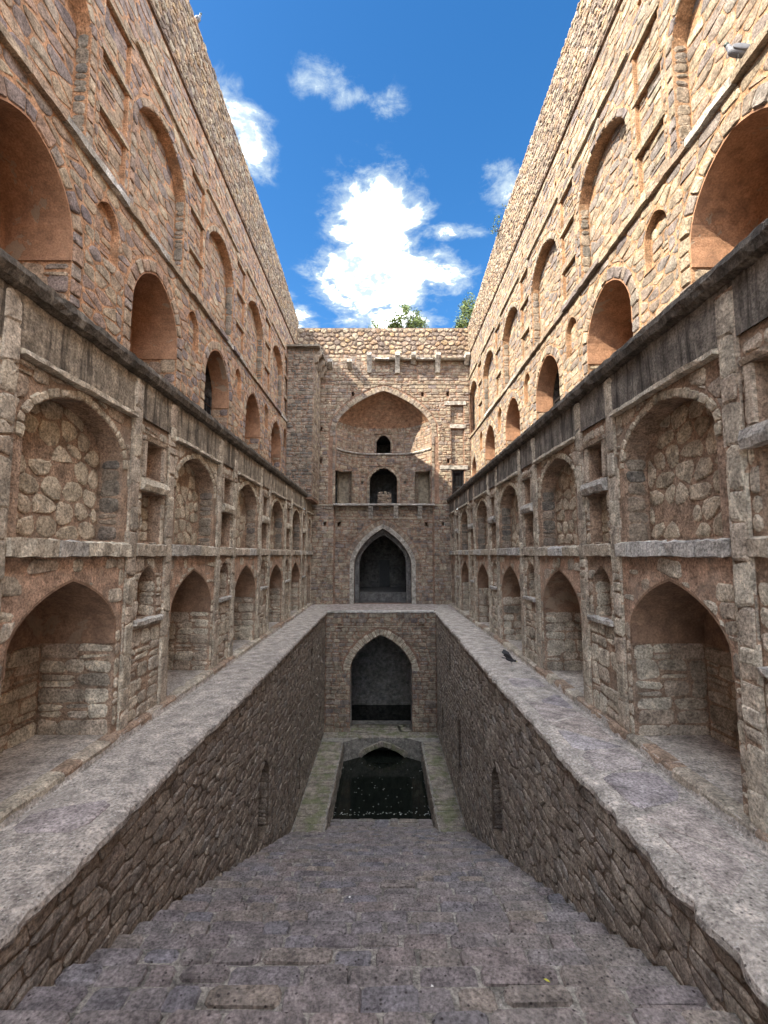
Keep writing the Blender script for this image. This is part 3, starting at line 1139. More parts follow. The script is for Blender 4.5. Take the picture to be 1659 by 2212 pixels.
# ---------------------------------------------------------------- platforms round the tank, water
def platform():
    T = Thing('platform', 'mossy stone platform running round three sides of the water tank', 'platform', (-.16, 19.5, -9.8))
    z = -8.7
    core = [box(-2.94, -1.9, 15.35, 22.4, -10.6, z), box(1.74, 2.62, 15.35, 22.4, -10.6, z),
            box(-1.16, 1.06, 22.88, 25.2, -8.95, z), box(-2.94, -1.16, 22.88, 25.2, -10.6, z), box(1.06, 2.62, 22.88, 25.2, -10.6, z)]
    # splayed corners and the stretch between bench and landing
    for x0, x1, xe in ((-2.94, -1.9, -1.16), (2.62, 1.74, 1.06)):
        V = [(x0, 22.4, q) for q in (-10.6, z)] + [(x1, 22.4, q) for q in (-10.6, z)] + [(xe, 22.88, q) for q in (-10.6, z)] + [(x0, 22.88, q) for q in (-10.6, z)]
        core.append((V, [(0, 2, 4, 6), (1, 3, 5, 7), (0, 1, 3, 2), (2, 3, 5, 4), (4, 5, 7, 6), (6, 7, 1, 0)]))
    T.part('platform_core', *join(core), 'step_mortar')
    fr = lambda u, v, d: (u, v, z + d)
    lay(T, fr, -2.92, -1.92, 15.37, 22.4, .8, .36, 'bench_stone', gap=.03, h=.02, jit=.1)
    lay(T, fr, 1.76, 2.60, 15.37, 22.4, .66, .36, 'bench_stone', gap=.03, h=.02, jit=.1)
    lay(T, fr, -2.92, 2.60, 22.9, 24.6, .55, .32, 'bench_stone', gap=.025, h=.018)
    for sgn, x in ((1, -1.9), (-1, 1.74)):
        lay(T, lambda a, q, d: (x + sgn * d, a, q), 15.4, 22.4, -9.6, -8.71, .45, .22, 'pit_stone', gap=.03, h=.025)
    lay(T, lambda a, q, d: (a, 15.35 - d, q), -2.85, -1.92, -8.95, -8.71, .4, .25, 'pit_stone', gap=.03, h=.02)
    lay(T, lambda a, q, d: (a, 15.35 - d, q), 1.76, 2.60, -8.95, -8.71, .4, .25, 'pit_stone', gap=.03, h=.02)
    # low arch that carries the landing over the water
    pr = arch(-.05, 1.1, -9.8, -9.78, -9.1, .4, 7)
    ring(T, lambda a, q, d: (a, 22.88 - d, q), pr, .3, .2, 'bench_stone', h=.05, zmin=-9.7)
    V, F = sheet(lambda a, q, d: (a, 22.9, q), rect(-1.2, 1.1, -9.8, -8.72), [pr])
    T.part('arch_wall', V, F, 'step_mortar')
    T.finish()


platform()
wv, wf = [(-3, 14, -9.57), (3, 14, -9.57), (3, 31.5, -9.57), (-3, 31.5, -9.57)], [(0, 1, 2, 3)]
wo = mesh_obj('water', wv, wf, 'water')
wo['kind'] = 'structure'
V, F = [], []
for i in range(130):
    if rng.random() < .5:
        x, y = U(-1.85, 1.7), 17.98 + abs(rng.gauss(0, .12))
    elif rng.random() < .3:
        x, y = rng.choice((-1.86, 1.70)) + U(-.05, .05), U(18.0, 22)
    else:
        x, y = U(-1.8, 1.65), U(18.1, 22.5)
    r_ = U(.009, .021)
    b = len(V)
    n = 6
    V += [(x + r_ * math.cos(q * math.tau / n) * U(.7, 1.2), y + r_ * math.sin(q * math.tau / n) * U(.7, 1.2), -9.564) for q in range(n)]
    F.append(tuple(range(b, b + n)))
sp = mesh_obj('floating_specks', V, F, 'white_bit')
sp['kind'] = 'stuff'
sp['label'] = 'white specks floating on the dark water'


# ---------------------------------------------------------------- pit end wall with the lower arch
def end_wall():
    T = Thing('end_wall', 'pit end wall with a pointed arch ringed by pale voussoirs', 'wall', (-.16, 23.6, -8.7))
    fr = lambda a, z, d: (a, 23.6 - d, z)
    pr = arch(-.14, 1.53, -8.7, -5.7, -4.02, .38, 9)
    holes, core = [pr], []
    ops = [opening(offset_prof(pr, .42)), ]
    opj = [opening(pr)]
    for x in (-2.25, 1.93):
        hp = rect(x - .09, x + .09, -3.72, -3.5)
        holes.append(hp); core.append(recess(fr, hp, .35)); ops.append(opening(hp)); opj.append(opening(hp))
    core.append(sheet(fr, rect(-2.94, 2.62, -9.0, -2.93), holes))
    core.append(recess(fr, pr, 1.1, back=False))
    T.part('wall_core', *join(core), 'fac_mortar')
    lay(T, fr, -2.92, 2.60, -5.75, -3.64, .32, .2, 'fac_stone', ops, gap=.035, h=.03)
    lay(T, fr, -2.92, 2.60, -8.7, -5.75, .36, .21, 'fac_stone', opj, gap=.035, h=.03)
    lay(T, fr, -2.92, 2.60, -3.58, -2.95, .36, .2, 'fac_stone', ops, gap=.035, h=.03)
    T.part('string_stone', *beam(fr, -2.7, 2.38, [(-3.63, -.02), (-3.63, .05), (-3.59, .05), (-3.59, -.02)], .3, .006), 'fac_stone', tints=.5)
    ring(T, fr, pr, .40, .17, 'infill', h=.035, gap=.03, zmin=-5.8)
    lay(T, lambda a, z, d: (-.14 + 1.53 - d, 23.6 + a, z), .02, 1.1, -8.7, -5.8, .5, .25, 'dark_stone', gap=.03, h=.02)
    lay(T, lambda a, z, d: (-.14 - 1.53 + d, 23.6 + a, z), .02, 1.1, -8.7, -5.8, .5, .25, 'dark_stone', gap=.03, h=.02)
    # well shaft behind
    shaft = [([(-2.7, 24.7, -10), (2.4, 24.7, -10), (2.4, 30.5, -10), (-2.7, 30.5, -10), (-2.7, 24.7, -3.2), (2.4, 24.7, -3.2), (2.4, 30.5, -3.2), (-2.7, 30.5, -3.2)],
              [(3, 2, 6, 7), (0, 3, 7, 4), (1, 2, 6, 5), (4, 5, 6, 7)])]
    nb = lambda a, z, d: (a, 30.5 - d, z)
    np_ = arch(-.1, .32, -6.6, -5.6, -5.2, .3, 5)
    sh = T.part('well_chamber', *join(shaft), 'dark_stone', tints=.3)
    lay(T, nb, -2.6, 2.3, -9.5, -3.6, .5, .24, 'dark_stone', [opening(np_)], gap=.035, h=.025)
    # slab edge on top
    a = -2.86
    while a < 2.5:
        b = min(2.53, a + U(.7, 1.4))
        T.part('edge_slab', *beam(fr, a + .005, b - .005, [(-2.935, -.4), (-2.935, .08), (-2.86, .09), (-2.848, -.4)], .2, .008), 'pale', tints=float(rng.random()))
        a = b
    T.finish()


end_wall()
mo = mesh_obj('landing', *box(-4.2, 3.85, 23.98, 27.9, -3.1, -2.852), 'slab', tints=.4)
mo['kind'] = 'structure'


# ---------------------------------------------------------------- far facade
def facade():
    Y = 27.0
    T = Thing('end_facade', 'three storey far facade with a domed recess above a dark pointed portal', 'building', (0, Y, -2.85))
    fr = lambda a, z, d: (a, Y - d, z)
    core = []
    # --- lower storey with the portal
    pr = arch(-.07, 1.66, -2.85, -.6, 1.5, .42, 10)
    holes = [pr]
    for x in (-3.45, -2.62, 2.47, 3.42):
        holes.append(rect(x - .09, x + .09, 1.62, 1.86))
    for hp in holes[1:]:
        core.append(recess(fr, hp, .7 if abs(hp[0][0]) < 2.8 else .3, d0=.2 if abs(hp[0][0]) > 2.8 else 0))
    core.append(sheet(fr, rect(-2.9, 2.87, -2.85, 2.8), [holes[0], holes[2], holes[3]]))
    pf = lambda a, z, d: fr(a, z, d + .22)
    for x0, x1, hp in ((-4.25, -2.9, holes[1]), (2.87, 3.9, holes[4])):
        core.append(sheet(pf, rect(x0, x1, -2.85, 2.8), [hp]))
        xi = x1 if x0 < 0 else x0
        core.append(([fr(xi, -2.85, 0), fr(xi, -2.85, .22), fr(xi, 2.8, .22), fr(xi, 2.8, 0)], [(0, 1, 2, 3)]))
        lay(T, pf, x0 + .01, x1 - .005, -2.85, 2.78, .36, .2, 'fac_stone', [opening(hp)], gap=.03, h=.028)
    core.append(recess(fr, pr, .55, back=False))
    T.part('lower_wall_core', *join(core), 'fac_mortar')
    # dressed frame round the portal
    po = offset_prof(pr, .26)
    m = len(pr)
    V = [fr(a, z, .05) for a, z in pr] + [fr(a, z, .05) for a, z in po] + [fr(a, z, -.25) for a, z in pr] + [fr(a, z, 0) for a, z in po]
    F = []
    for i in range(m - 1):
        F += [(i, i + 1, m + i + 1, m + i), (i, i + 1, 2 * m + i + 1, 2 * m + i), (m + i, m + i + 1, 3 * m + i + 1, 3 * m + i)]
    T.part('portal_frame', V, F, 'pale', tints=.1)
    ring(T, fr, offset_prof(pr, .27), .30, .17, 'fac_stone', h=.03, gap=.025, zmin=-.3)
    oo = [opening(offset_prof(pr, .27)), opening(holes[2]), opening(holes[3])]
    oa = [opening(offset_prof(pr, .58)), opening(holes[2]), opening(holes[3])]
    lay(T, fr, -2.88, 2.85, -2.85, -.3, .36, .2, 'fac_stone', oo, gap=.03, h=.028)
    lay(T, fr, -2.88, 2.85, -.3, 2.78, .34, .2, 'fac_stone', oa, gap=.035, h=.028)
    T.part('frame_line', *beam(fr, -2.1, 2.05, [(2.05, -.02), (2.05, .05), (2.1, .05), (2.1, -.02)], .3, .006), 'fac_stone', tints=.4)
    # chamber behind: inner arch, bench, back wall with a doorway
    pi = arch(-.07, 1.38, -2.85, -.5, 1.15, .4, 8)
    ci = [sheet(lambda a, z, d: (a, 27.56, z), rect(-2.4, 2.3, -2.85, 2.6), [pi])]
    ci.append(recess(lambda a, z, d: (a, 27.56 - d, z), pi, .5, back=False))
    bx = box(-2.4, 2.3, 28.06, 33.0, -2.9, 2.4)
    ci.append((bx[0], [bx[1][0], bx[1][1], bx[1][3], bx[1][4], bx[1][5]]))
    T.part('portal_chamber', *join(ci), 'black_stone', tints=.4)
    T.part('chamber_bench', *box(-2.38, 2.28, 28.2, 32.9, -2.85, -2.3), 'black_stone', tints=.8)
    dw = rect(-.35, .42, -2.3, -.4)
    lay(T, lambda a, z, d: (a, 32.98 - d, z), -2.35, 2.25, -2.3, 2.2, .45, .24, 'black_stone', [opening(dw), opening(rect(-1.9, -1.4, -1.0, -.4)), opening(rect(1.3, 1.8, -1.0, -.4))], gap=.03, h=.03)
    T.part('chamber_door', *box(-.33, .4, 32.9, 32.96, -2.29, -.42), 'iron')
    # --- balcony slab on three brackets
    for a, b in ((-2.95, -.5), (-.49, 1.35), (1.36, 2.92)):
        T.part('balcony_slab', *beam(fr, a, b, [(2.82, -.3), (2.80, .55), (2.86, .57), (2.93, .2), (2.95, -.3)], .2, .012), 'pale', tints=float(rng.random()))
    for a, b in ((-4.2, -2.96), (2.93, 3.9)):
        T.part('string_stone', *beam(fr, a, b, [(2.80, .2), (2.80, .3), (2.88, .3), (2.9, .2)], .2, .008), 'fac_stone', tints=.5)
    for x in (-.77, .70, 2.08):
        T.part('bracket', *beam(lambda a, z, d: fr(x - .13 + a, z, d), 0, .26, [(2.795, 0), (2.795, .46), (2.68, .47), (2.62, .38), (2.5, .36), (2.42, .26), (2.3, .24), (2.2, .12), (2.08, .1), (2.08, 0)], .13, .008), 'pale', tints=.3)
    # --- upper storeys: flat wall round a concave recess (apse)
    HW, CX, ZS, ZT = 2.84, -.03, 7.45, 9.75
    pa = arch(CX, HW, 2.94, ZS, ZT, .42, 12)
    core = []
    holes = [pa]
    panels = [rect(4.0, 4.75, 5.3, 7.42), rect(4.0, 4.75, 7.78, 8.85), rect(4.02, 4.72, 2.96, 4.95)]
    puts = [rect(x - .08, x + .08, z, z + .26) for x, z in ((-1.87, 9.42), (2.3, 9.4), (3.82, 9.42), (-3.75, 7.3), (-3.75, 5.35), (3.8, 5.35))]
    for i, p in enumerate(panels):
        core.append(recess(fr, p, .14 if i < 2 else 2.0))
    for p in puts:
        core.append(recess(fr, p, .4))
    core.append(sheet(fr, rect(-5.4, 5.3, 2.9, 12.0), holes + panels + puts))
    T.part('upper_wall_core', *join(core), 'fac_mortar')
    iron_gate(T, fr, 4.03, 4.71, 2.97, 4.94, -.12, 7)
    for p in panels[:2]:
        lay(T, lambda a, z, d: fr(a, z, d - .14), p[2][0], p[0][0], p[0][1], p[1][1], .36, .2, 'fac_stone', gap=.03, h=.02)
    for z0, a0, a1 in ((7.46, 3.92, 4.85), (8.88, 3.6, 4.9), (4.98, 3.3, 4.95)):
        T.part('lintel', *beam(fr, a0, a1, [(z0, -.02), (z0, .07), (z0 + .22, .08), (z0 + .24, -.02)], .2, .012), 'pale', tints=.4)
    ou = [opening(offset_prof(pa, .40))] + [opening(p) for p in panels + puts] + [opening(rect(3.9, 4.87, 7.46, 7.72)), opening(rect(3.58, 4.92, 8.86, 9.14)), opening(rect(3.28, 4.97, 4.96, 5.24))]
    lay(T, fr, -3.85, 5.12, 2.96, 10.13, .34, .2, 'fac_stone', ou, gap=.035, h=.028)
    T.part('frame_line', *beam(fr, -2.95, 5.1, [(10.14, -.02), (10.14, .05), (10.2, .05), (10.2, -.02)], .3, .006), 'fac_stone', tints=.2)
    lay(T, fr, -3.85, 5.12, 10.21, 12.0, .36, .21, 'fac_stone', ou, gap=.035, h=.028)
    ring(T, fr, pa, .38, .2, 'fac_stone', h=.04, gap=.025, zmin=7.0)
    ring(T, fr, pa, .2, .4, 'fac_stone', h=.035, gap=.02)

    def hwz(z):
        if z <= ZS:
            return HW
        lo, hi = 0.0, 1.0
        t = (z - ZS) / (ZT - ZS)
        for _ in range(24):
            s_ = (lo + hi) / 2
            if .58 * math.sqrt(1 - s_ * s_) + .42 * (1 - s_) > t:
                lo = s_
            else:
                hi = s_
        return HW * max(.004, (lo + hi) / 2)

    def fa(a, z, d):
        s_ = max(-1, min(1, a / HW))
        h = hwz(min(z, ZT - .001))
        dep = 1.7 * (h / HW) ** .75
        return (CX + s_ * h * (1 - d * .1), Y + .02 + dep * (1 - abs(s_) ** 3.2) - d, z)
    p1 = arch(0.0, .88, 2.94, 4.55, 5.42, .35, 7)
    p2 = arch(0.0, .45, 6.36, 7.0, 7.5, .4, 6)
    s1, s2 = rect(-2.85, -2.12, 2.96, 4.95), rect(2.12, 2.72, 2.96, 4.95)
    b1, b2 = arch(-1.62, .36, 6.36, 7.1, 7.5, .35, 5), arch(1.62, .36, 6.36, 7.1, 7.5, .35, 5)
    pu = [rect(-1.42, -1.25, 4.3, 4.52), rect(1.25, 1.42, 4.3, 4.52)]
    grid = []
    na, dz = 71, .1
    zs_ = [2.94 + i * dz for i in range(int((ZT - 2.94) / dz) + 1)] + [ZT - .002]
    V = [fa(-HW + 2 * HW * i / na, z, 0) for z in zs_ for i in range(na + 1)]
    F, FB = [], []
    hol = [offset_prof(q, -.02)[::1] for q in ()]
    for j in range(len(zs_) - 1):
        for i in range(na):
            ac = -HW + 2 * HW * (i + .5) / na
            zc = (zs_[j] + zs_[j + 1]) / 2
            if any(inside(q, ac, zc) for q in (p1, p2, s1, s2, pu[0], pu[1])):
                continue
            q = j * (na + 1) + i
            (F if zc < 7.9 else FB).append((q, q + 1, q + na + 2, q + na + 1))
    T.part('recess_wall', V, F, 'fac_mortar')
    T.part('half_dome', V, FB, 'brick', tints=.2)
    oo = [opening(q) for q in (s1, s2, b1, b2, pu[0], pu[1])] + [opening(offset_prof(p1, .2)), opening(offset_prof(p2, .16))]
    lay(T, fa, -HW + .01, HW - .01, 2.96, 6.18, .33, .2, 'fac_stone', oo, gap=.035, h=.028)
    lay(T, fa, -HW + .01, HW - .01, 6.34, 7.9, .30, .16, 'fac_stone', oo, gap=.03, h=.02)
    lay(T, fa, -HW + .01, HW - .01, 7.9, ZT - .15, .28, .085, 'brick', gap=.02, h=.018, rnd=.012, rim=.012)
    for q, t in ((p1, .2), (p2, .16)):
        ring(T, fa, q, t, .2, 'fac_stone', h=.035, gap=.02)
    for q in (b1, b2):
        ring(T, fa, q, .07, .3, 'fac_stone', h=.05, gap=.004, rnd=0)
        lay(T, fa, q[-1][0] + .02, q[0][0] - .02, 6.36, 7.3, .3, .16, 'fac_stone', gap=.025, h=.012)
    T.part('moulding', *beam(fa, -HW + .02, HW - .02, [(6.2, -.02), (6.19, .10), (6.25, .14), (6.31, .1), (6.33, -.02)], .1, .008), 'pale', tints=.3)
    T.part('recess_backing', *join([box(-3.1, 3.1, Y + 1.75, Y + 1.78, 2.9, 10.2)][:0] + [sheet(lambda a, z, d: (a, Y + 1.80, z), rect(-3.2, 3.2, 2.9, 10.3), [rect(-.9, .9, 2.95, 5.49), rect(-.49, .49, 6.35, 7.54)]), ([(-3.2, Y + .01, 2.9), (-3.2, Y + 1.8, 2.9), (-3.2, Y + 1.8, 10.3), (-3.2, Y + .01, 10.3)], [(0, 1, 2, 3)]), ([(3.2, Y + .01, 2.9), (3.2, Y + 1.8, 2.9), (3.2, Y + 1.8, 10.3), (3.2, Y + .01, 10.3)], [(0, 1, 2, 3)]), ([(-3.2, Y + .01, 10.3), (3.2, Y + .01, 10.3), (3.2, Y + 1.8, 10.3), (-3.2, Y + 1.8, 10.3)], [(0, 1, 2, 3)]), ([(-3.2, Y - .2, 2.91), (3.2, Y - .2, 2.91), (3.2, Y + 1.8, 2.91), (-3.2, Y + 1.8, 2.91)], [(0, 1, 2, 3)])]), 'dark_stone')  # unseen sheets added to block light leaking round the recess
    # dark rooms behind the openings of the recess
    bk = lambda a, z, d: (a, Y + 1.62 - d, z)
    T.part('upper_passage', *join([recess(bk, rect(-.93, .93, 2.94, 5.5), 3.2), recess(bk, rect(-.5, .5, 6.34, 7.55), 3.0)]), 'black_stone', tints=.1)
    for x0, x1 in ((-2.8, -1.95), (1.9, 2.74)):
        T.part('side_niche', *recess(lambda a, z, d: (a, Y + .62 - d, z), rect(x0, x1, 2.95, 4.98), .75), 'fac_stone', tints=.3)
    # broken stump wall inside the upper doorway
    lay(T, lambda a, z, d: (a, Y + 2.0 - d, z), -.42, .48, 2.96, 3.95, .32, .18, 'fac_stone', gap=.02, h=.06, cut=((.35, 1, 4.0), (-.35, 1, 4.0)))
    T.part('stump_core', *beam(lambda a, z, d: (a, Y + 2.0 - d, z), -.40, .46, [(2.95, -.3), (2.95, 0), (3.72, 0), (3.72, -.3)], .2, .01), 'fac_mortar')
    # broken eaves slab and brackets near the top
    for a, b in ((-.55, .3), (.31, 1.25), (1.26, 2.9), (2.91, 5.1)):
        T.part('eaves_slab', *beam(fr, a + .005, b - .005, [(11.62, -.02), (11.56, .42 + U(-.06, .08)), (11.63, .44), (11.72, -.02)], .15, .02), 'pale', tints=float(rng.random()))
    for x, zb in ((-.88, 10.85), (.80, 10.80), (3.22, 10.85), (1.75, 11.35), (4.95, 11.3)):
        T.part('bracket', *beam(lambda a, z, d: fr(x - .14 + a, z, d), 0, .28, [(11.9, 0), (11.9, .62), (11.72, .64), (11.6, .54), ((zb + 11.6) / 2, .3), (zb, .16), (zb, 0)], .14, .012), 'pale', tints=float(rng.random()))
    for x in (-2.05, -3.2):
        T.part('bracket', *beam(lambda a, z, d: fr(x - .14 + a, z, d), 0, .28, [(11.55, 0), (11.5, .6), (11.3, .62), (11.1, .25), (11.05, 0)], .14, .015), 'pale', tints=.2)
    # parapet of round rubble
    V, F = sheet(fr, rect(-5.4, 5.3, 12.0, 13.68), [], .0)
    V2, F2 = box(-5.4, 5.3, 27.001, 28.6, 12.0, 13.68)
    T.part('parapet', *join([(V, F), (V2, F2[1:])]), 'para_mortar')
    lay(T, fr, -5.3, 5.13, 12.02, 13.66, .36, .29, 'para_stone', style='vor', gap=.055, h=.06, rnd=.09)
    T.finish()


facade()


def tower():
    T = Thing('corner_tower', 'dark square stone tower standing on the left in the far corner', 'tower', (-4.5, 25.6, 3.0))
    x0, x1, y0, z1 = -5.24, -3.82, 24.25, 11.15
    T.part('tower_core', *box(x0, x1, y0, 26.95, 2.9, z1), 'fac_mortar')
    lay(T, lambda a, z, d: (a, y0 - d, z), x0 + .02, x1 + .01, 3.0, z1, .3, .19, 'tower_stone', gap=.028, h=.03)
    lay(T, lambda a, z, d: (x1 + d, a, z), y0, 26.95, 3.0, z1, .34, .2, 'fac_stone', gap=.03, h=.028)
    T.part('cap_slab', *join([beam(lambda a, z, d: (a, y0 - d, z), x0, x1 + .35, [(z1, -.6), (z1 - .02, .3), (z1 + .09, .3), (z1 + .14, -.6)], .2, .02),
                              beam(lambda a, z, d: (x1 + d, a, z), y0 + .65, 26.9, [(z1, -.3), (z1 - .02, .42), (z1 + .09, .42), (z1 + .14, -.3)], .2, .02)]), 'tower_stone', tints=.3)
    for y in (24.5, 25.7, 26.7):
        T.part('bracket', *beam(lambda a, z, d: (x1 + d, y - .14 + a, z), 0, .28, [(z1 - .02, 0), (z1 - .03, .38), (z1 - .3, .4), (z1 - .45, .25), (z1 - .7, .2), (z1 - .8, 0)], .14, .015), 'tower_stone', tints=.7)
    T.finish(200)


tower()


# ---------------------------------------------------------------- trees and plants
def leaves(cx, cy, cz, rx, ry, rz, n, size, clumps=40):
    V, F = [], []
    cl = []
    for _ in range(clumps):
        while True:
            p = (U(-1, 1), U(-1, 1), U(-1, 1))
            r2 = p[0] ** 2 + p[1] ** 2 + p[2] ** 2
            if .15 < r2 < 1:
                break
        cl.append((p, U(.13, .30)))
    for _ in range(n):
        p, r_ = rng.choice(cl)
        x = cx + (p[0] + rng.gauss(0, r_) * .7) * rx
        y = cy + (p[1] + rng.gauss(0, r_) * .7) * ry
        z = cz + (p[2] + rng.gauss(0, r_) * .7) * rz
        u = Vector((U(-1, 1), U(-1, 1), U(-.6, .6))).normalized() * size * U(.6, 1.3)
        v = u.orthogonal().normalized() * size * U(.25, .5)
        b = len(V)
        c = Vector((x, y, z))
        V += [tuple(c - u), tuple(c + v), tuple(c + u), tuple(c - v)]
        F.append((b, b + 1, b + 2, b + 3))
    return V, F


def tree(label, x, y, z0, top, crowns):
    T = Thing('tree', label, 'tree', (x, y, z0), 'trees beyond the far wall')
    cz = sum(c[2] for c in crowns) / len(crowns)
    segs = [tube([(x, y, z0), (x + .1, y, z0 + (cz - z0) * .5), (x, y, cz - 1)], [.32, .24, .16], 8)]
    for (ax, ay, az, rx, ry, rz, n) in crowns:
        for q in range(6):
            e = (ax + U(-.7, .7) * rx, ay + U(-.6, .6) * ry, az + U(-.2, .85) * rz)
            segs.append(tube([(x, y, cz - 1 - U(0, 1)), ((x + e[0]) / 2, (y + e[1]) / 2, (cz - 1 + e[2]) / 2), e], [.1, .06, .015], 5))
    T.part('trunk', *join(segs), 'bark')
    T.part('crown', *join([leaves(*c[:6], int(c[6] * 1.5), .12, 60) for c in crowns]), 'leaf', kind=None)


GZ = -1.75
tree('bushy light green tree rising above the middle of the far parapet', 1.6, 38.0, GZ, 20,
     [(1.7, 38, 19.3, 1.3, 1.5, 2.2, 3600), (.3, 38.2, 18.9, 1.2, 1.4, 1.5, 1900), (2.75, 38.1, 18.9, .9, 1.2, 1.5, 1500)])
tree('slender green tree above the right corner of the far parapet', 7.2, 37.0, GZ, 20,
     [(7.0, 37, 19.0, 1.0, 1.2, 2.4, 3000)])


def tuft(label, p, r_, n, size):
    T = Thing('wall_plant', label, 'plant', p)
    V, F = leaves(p[0], p[1], p[2] + r_ * .4, r_, r_, r_, n, size, 10)
    T.part('foliage', V, F, 'leaf')
    T.part('stem', *join([tube([p, (p[0] + U(-.5, .5) * r_, p[1] + U(-.5, .5) * r_, p[2] + r_ * .6)], [.012, .004], 5) for _ in range(4)]), 'bark')


tuft('small green plant sprouting from the top of the sunlit wall', (5.0, 19.2, 14.15), .42, 170, .07)
tuft('tiny dark sprig growing on the sunlit wall top', (5.02, 17.9, 14.28), .13, 12, .05)


# ---------------------------------------------------------------- birds
def blob(c, rx, ry, rz, rot=0.0, pit=0.0, n=9, m=7):
    V, F = [], []
    cr, sr, cp, sp_ = math.cos(rot), math.sin(rot), math.cos(pit), math.sin(pit)
    for i in range(m + 1):
        ph = -math.pi / 2 + math.pi * i / m
        for k in range(n):
            th = math.tau * k / n
            x, y, z = rx * math.sin(ph), ry * math.cos(ph) * math.cos(th), rz * math.cos(ph) * math.sin(th)
            x, z = x * cp - z * sp_, x * sp_ + z * cp
            V.append((c[0] + x * cr - y * sr, c[1] + x * sr + y * cr, c[2] + z))
    for i in range(m):
        for k in range(n):
            F.append((i * n + k, i * n + (k + 1) % n, (i + 1) * n + (k + 1) % n, (i + 1) * n + k))
    return V, F


def pigeon(label, p, rot):
    T = Thing('pigeon', label, 'bird', p)
    x, y, z = p
    c, s = math.cos(rot), math.sin(rot)
    P = lambda f, sd, up: (x + f * c - sd * s, y + f * s + sd * c, z + up)
    body = join([blob(P(0, 0, .12), .13, .065, .07, rot, .35), tube([P(.08, 0, .15), P(.11, 0, .20), P(.125, 0, .235)], [.045, .032, .03], 8)])
    T.part('body', *body, 'bird_grey', smooth=True)
    T.part('head', *blob(P(.135, 0, .25), .035, .03, .032, rot), 'bird_neck', smooth=True)
    T.part('beak', *tube([P(.16, 0, .25), P(.195, 0, .24)], [.01, .002], 5), 'bird_dark')
    tl = [P(-.09, -.035, .095), P(-.09, .035, .095), P(-.24, .045, .045), P(-.24, -.045, .045)]
    T.part('tail', tl + [(q[0], q[1], q[2] - .012) for q in tl], [(0, 1, 2, 3), (4, 5, 6, 7), (0, 1, 5, 4), (1, 2, 6, 5), (2, 3, 7, 6), (3, 0, 4, 7)], 'bird_dark')
    for sd in (-1, 1):
        T.part('wing', *blob(P(-.03, sd * .06, .125), .13, .016, .05, rot, .3), 'bird_grey', smooth=True)
        T.part('leg', *tube([P(.01, sd * .025, .07), P(.015, sd * .025, 0)], [.007, .006], 5), 'bird_dark')


pigeon('grey pigeon perched on the string course of the sunlit wall', (5.02, 5.95, 6.985), R(170))
pigeon('small dark pigeon perched on top of the left wall', (-5.22, 11.6, 14.69), R(-20))


def flying_bird():
    p = (3.12, 11.75, -2.60)
    T = Thing('flying_bird', 'dark bird flapping its wings just above the right walkway', 'bird', p)
    rot = R(-15)
    c, s = math.cos(rot), math.sin(rot)
    P = lambda f, sd, up: (p[0] + f * c - sd * s, p[1] + f * s + sd * c, p[2] + up)
    T.part('body', *blob(p, .115, .045, .05, rot, -.25), 'bird_dark', smooth=True)
    T.part('head', *blob(P(.12, 0, -.025), .035, .03, .03, rot), 'bird_dark', smooth=True)
    T.part('beak', *tube([P(.145, 0, -.03), P(.185, 0, -.04)], [.011, .002], 5), 'yellow_leaf')
    tl = [P(-.09, -.025, .03), P(-.09, .025, .03), P(-.2, .05, .045), P(-.2, -.05, .045)]
    T.part('tail', tl + [(q[0], q[1], q[2] - .01) for q in tl], [(0, 1, 2, 3), (4, 5, 6, 7), (0, 1, 5, 4), (1, 2, 6, 5), (2, 3, 7, 6), (3, 0, 4, 7)], 'bird_dark')
    for sd, up, back in ((-1, .13, -.06), (1, .17, -.10)):
        w_ = [P(.06, sd * .03, .03), P(-.05, sd * .03, .03), P(-.10 + back, sd * .11, .03 + up * .7), P(-.05 + back, sd * .14, .03 + up * 1.1), P(.02 + back * .5, sd * .10, .03 + up * .8)]
        n = len(w_)
        T.part('wing', w_ + [(q[0], q[1], q[2] - .01) for q in w_], [tuple(range(n)), tuple(range(n, 2 * n))] + [(i, (i + 1) % n, n + (i + 1) % n, n + i) for i in range(n)], 'bird_dark')
    for sd in (-1, 1):
        T.part('leg', *tube([P(.02, sd * .02, -.04), P(.05, sd * .022, -.11)], [.006, .005], 5), 'bird_dark')


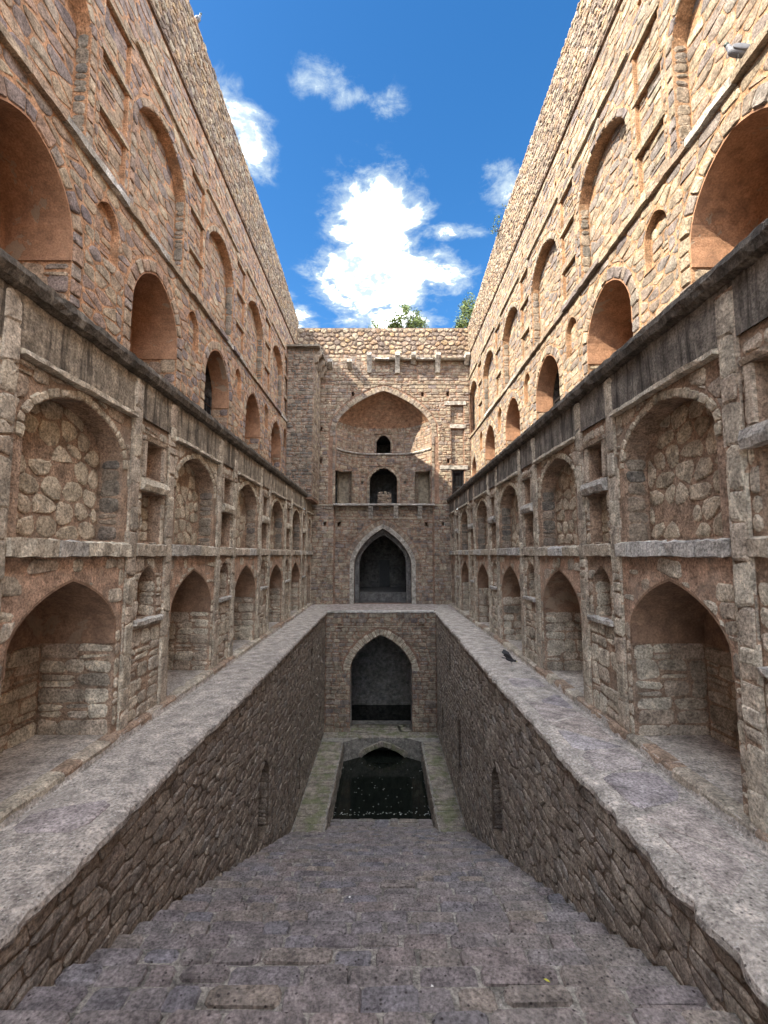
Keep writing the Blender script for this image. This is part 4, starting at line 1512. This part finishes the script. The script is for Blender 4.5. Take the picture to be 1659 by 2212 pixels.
flying_bird()


# ---------------------------------------------------------------- small things on the stairs
def tread_top(y):
    i = math.floor((y + .2) / .44)
    return stair_z(-.2 + i * .44 + .22) + .02


def fallen_leaf(label, x, y, rot, L):
    z = tread_top(y) + .012
    c, s = math.cos(rot), math.sin(rot)
    out_ = [(-1, 0), (-.4, .3), (.3, .34), (1, 0), (.3, -.34), (-.4, -.3)]
    V = [(x + (u * c - v * s) * L, y + (u * s + v * c) * L, z + abs(v) * L * .5 + q) for q in (0, .002) for u, v in out_]
    o = mesh_obj('fallen_leaf', V, [tuple(range(6)), tuple(range(6, 12))] + [(i, (i + 1) % 6, 6 + (i + 1) % 6, 6 + i) for i in range(6)], 'yellow_leaf')
    o['label'] = label
    o['category'] = 'leaf'
    o['group'] = 'yellow leaves fallen on the stairs'


fallen_leaf('larger yellow leaf lying on the stairs near the right wall', 2.02, 5.12, .9, .045)
fallen_leaf('smaller yellow leaf lying lower in view on the stairs', 1.44, 4.45, 2.5, .03)
for x, y, r_, lab in ((-1.05, 3.92, .022, 'largest white scrap, low on the stairs at left of centre'),
                      (.42, 4.4, .012, 'small white scrap on the near steps just right of centre'),
                      (-1.5, 4.7, .014, 'white scrap on the near steps closest to the left pit wall'),
                      (.9, 6.0, .014, 'white scrap halfway down the stairs between centre and right wall'),
                      (-.5, 7.2, .016, 'white scrap on the far steps left of the middle'),
                      (1.3, 7.6, .014, 'white scrap on the far steps towards the right wall'),
                      (-.12, 4.65, .013, 'white scrap in the middle of the near steps')):
    z = tread_top(y) + .006
    V = [(x + r_ * math.cos(q) * U(.6, 1.2), y + r_ * math.sin(q) * U(.8, 1.6), z + h_) for h_ in (0, .006) for q in [k * math.tau / 6 for k in range(6)]]
    o = mesh_obj('litter_scrap', V, [tuple(range(6)), tuple(range(6, 12))] + [(i, (i + 1) % 6, 6 + (i + 1) % 6, 6 + i) for i in range(6)], 'white_bit')
    o['label'] = lab
    o['category'] = 'litter'
    o['group'] = 'white scraps on the stairs'
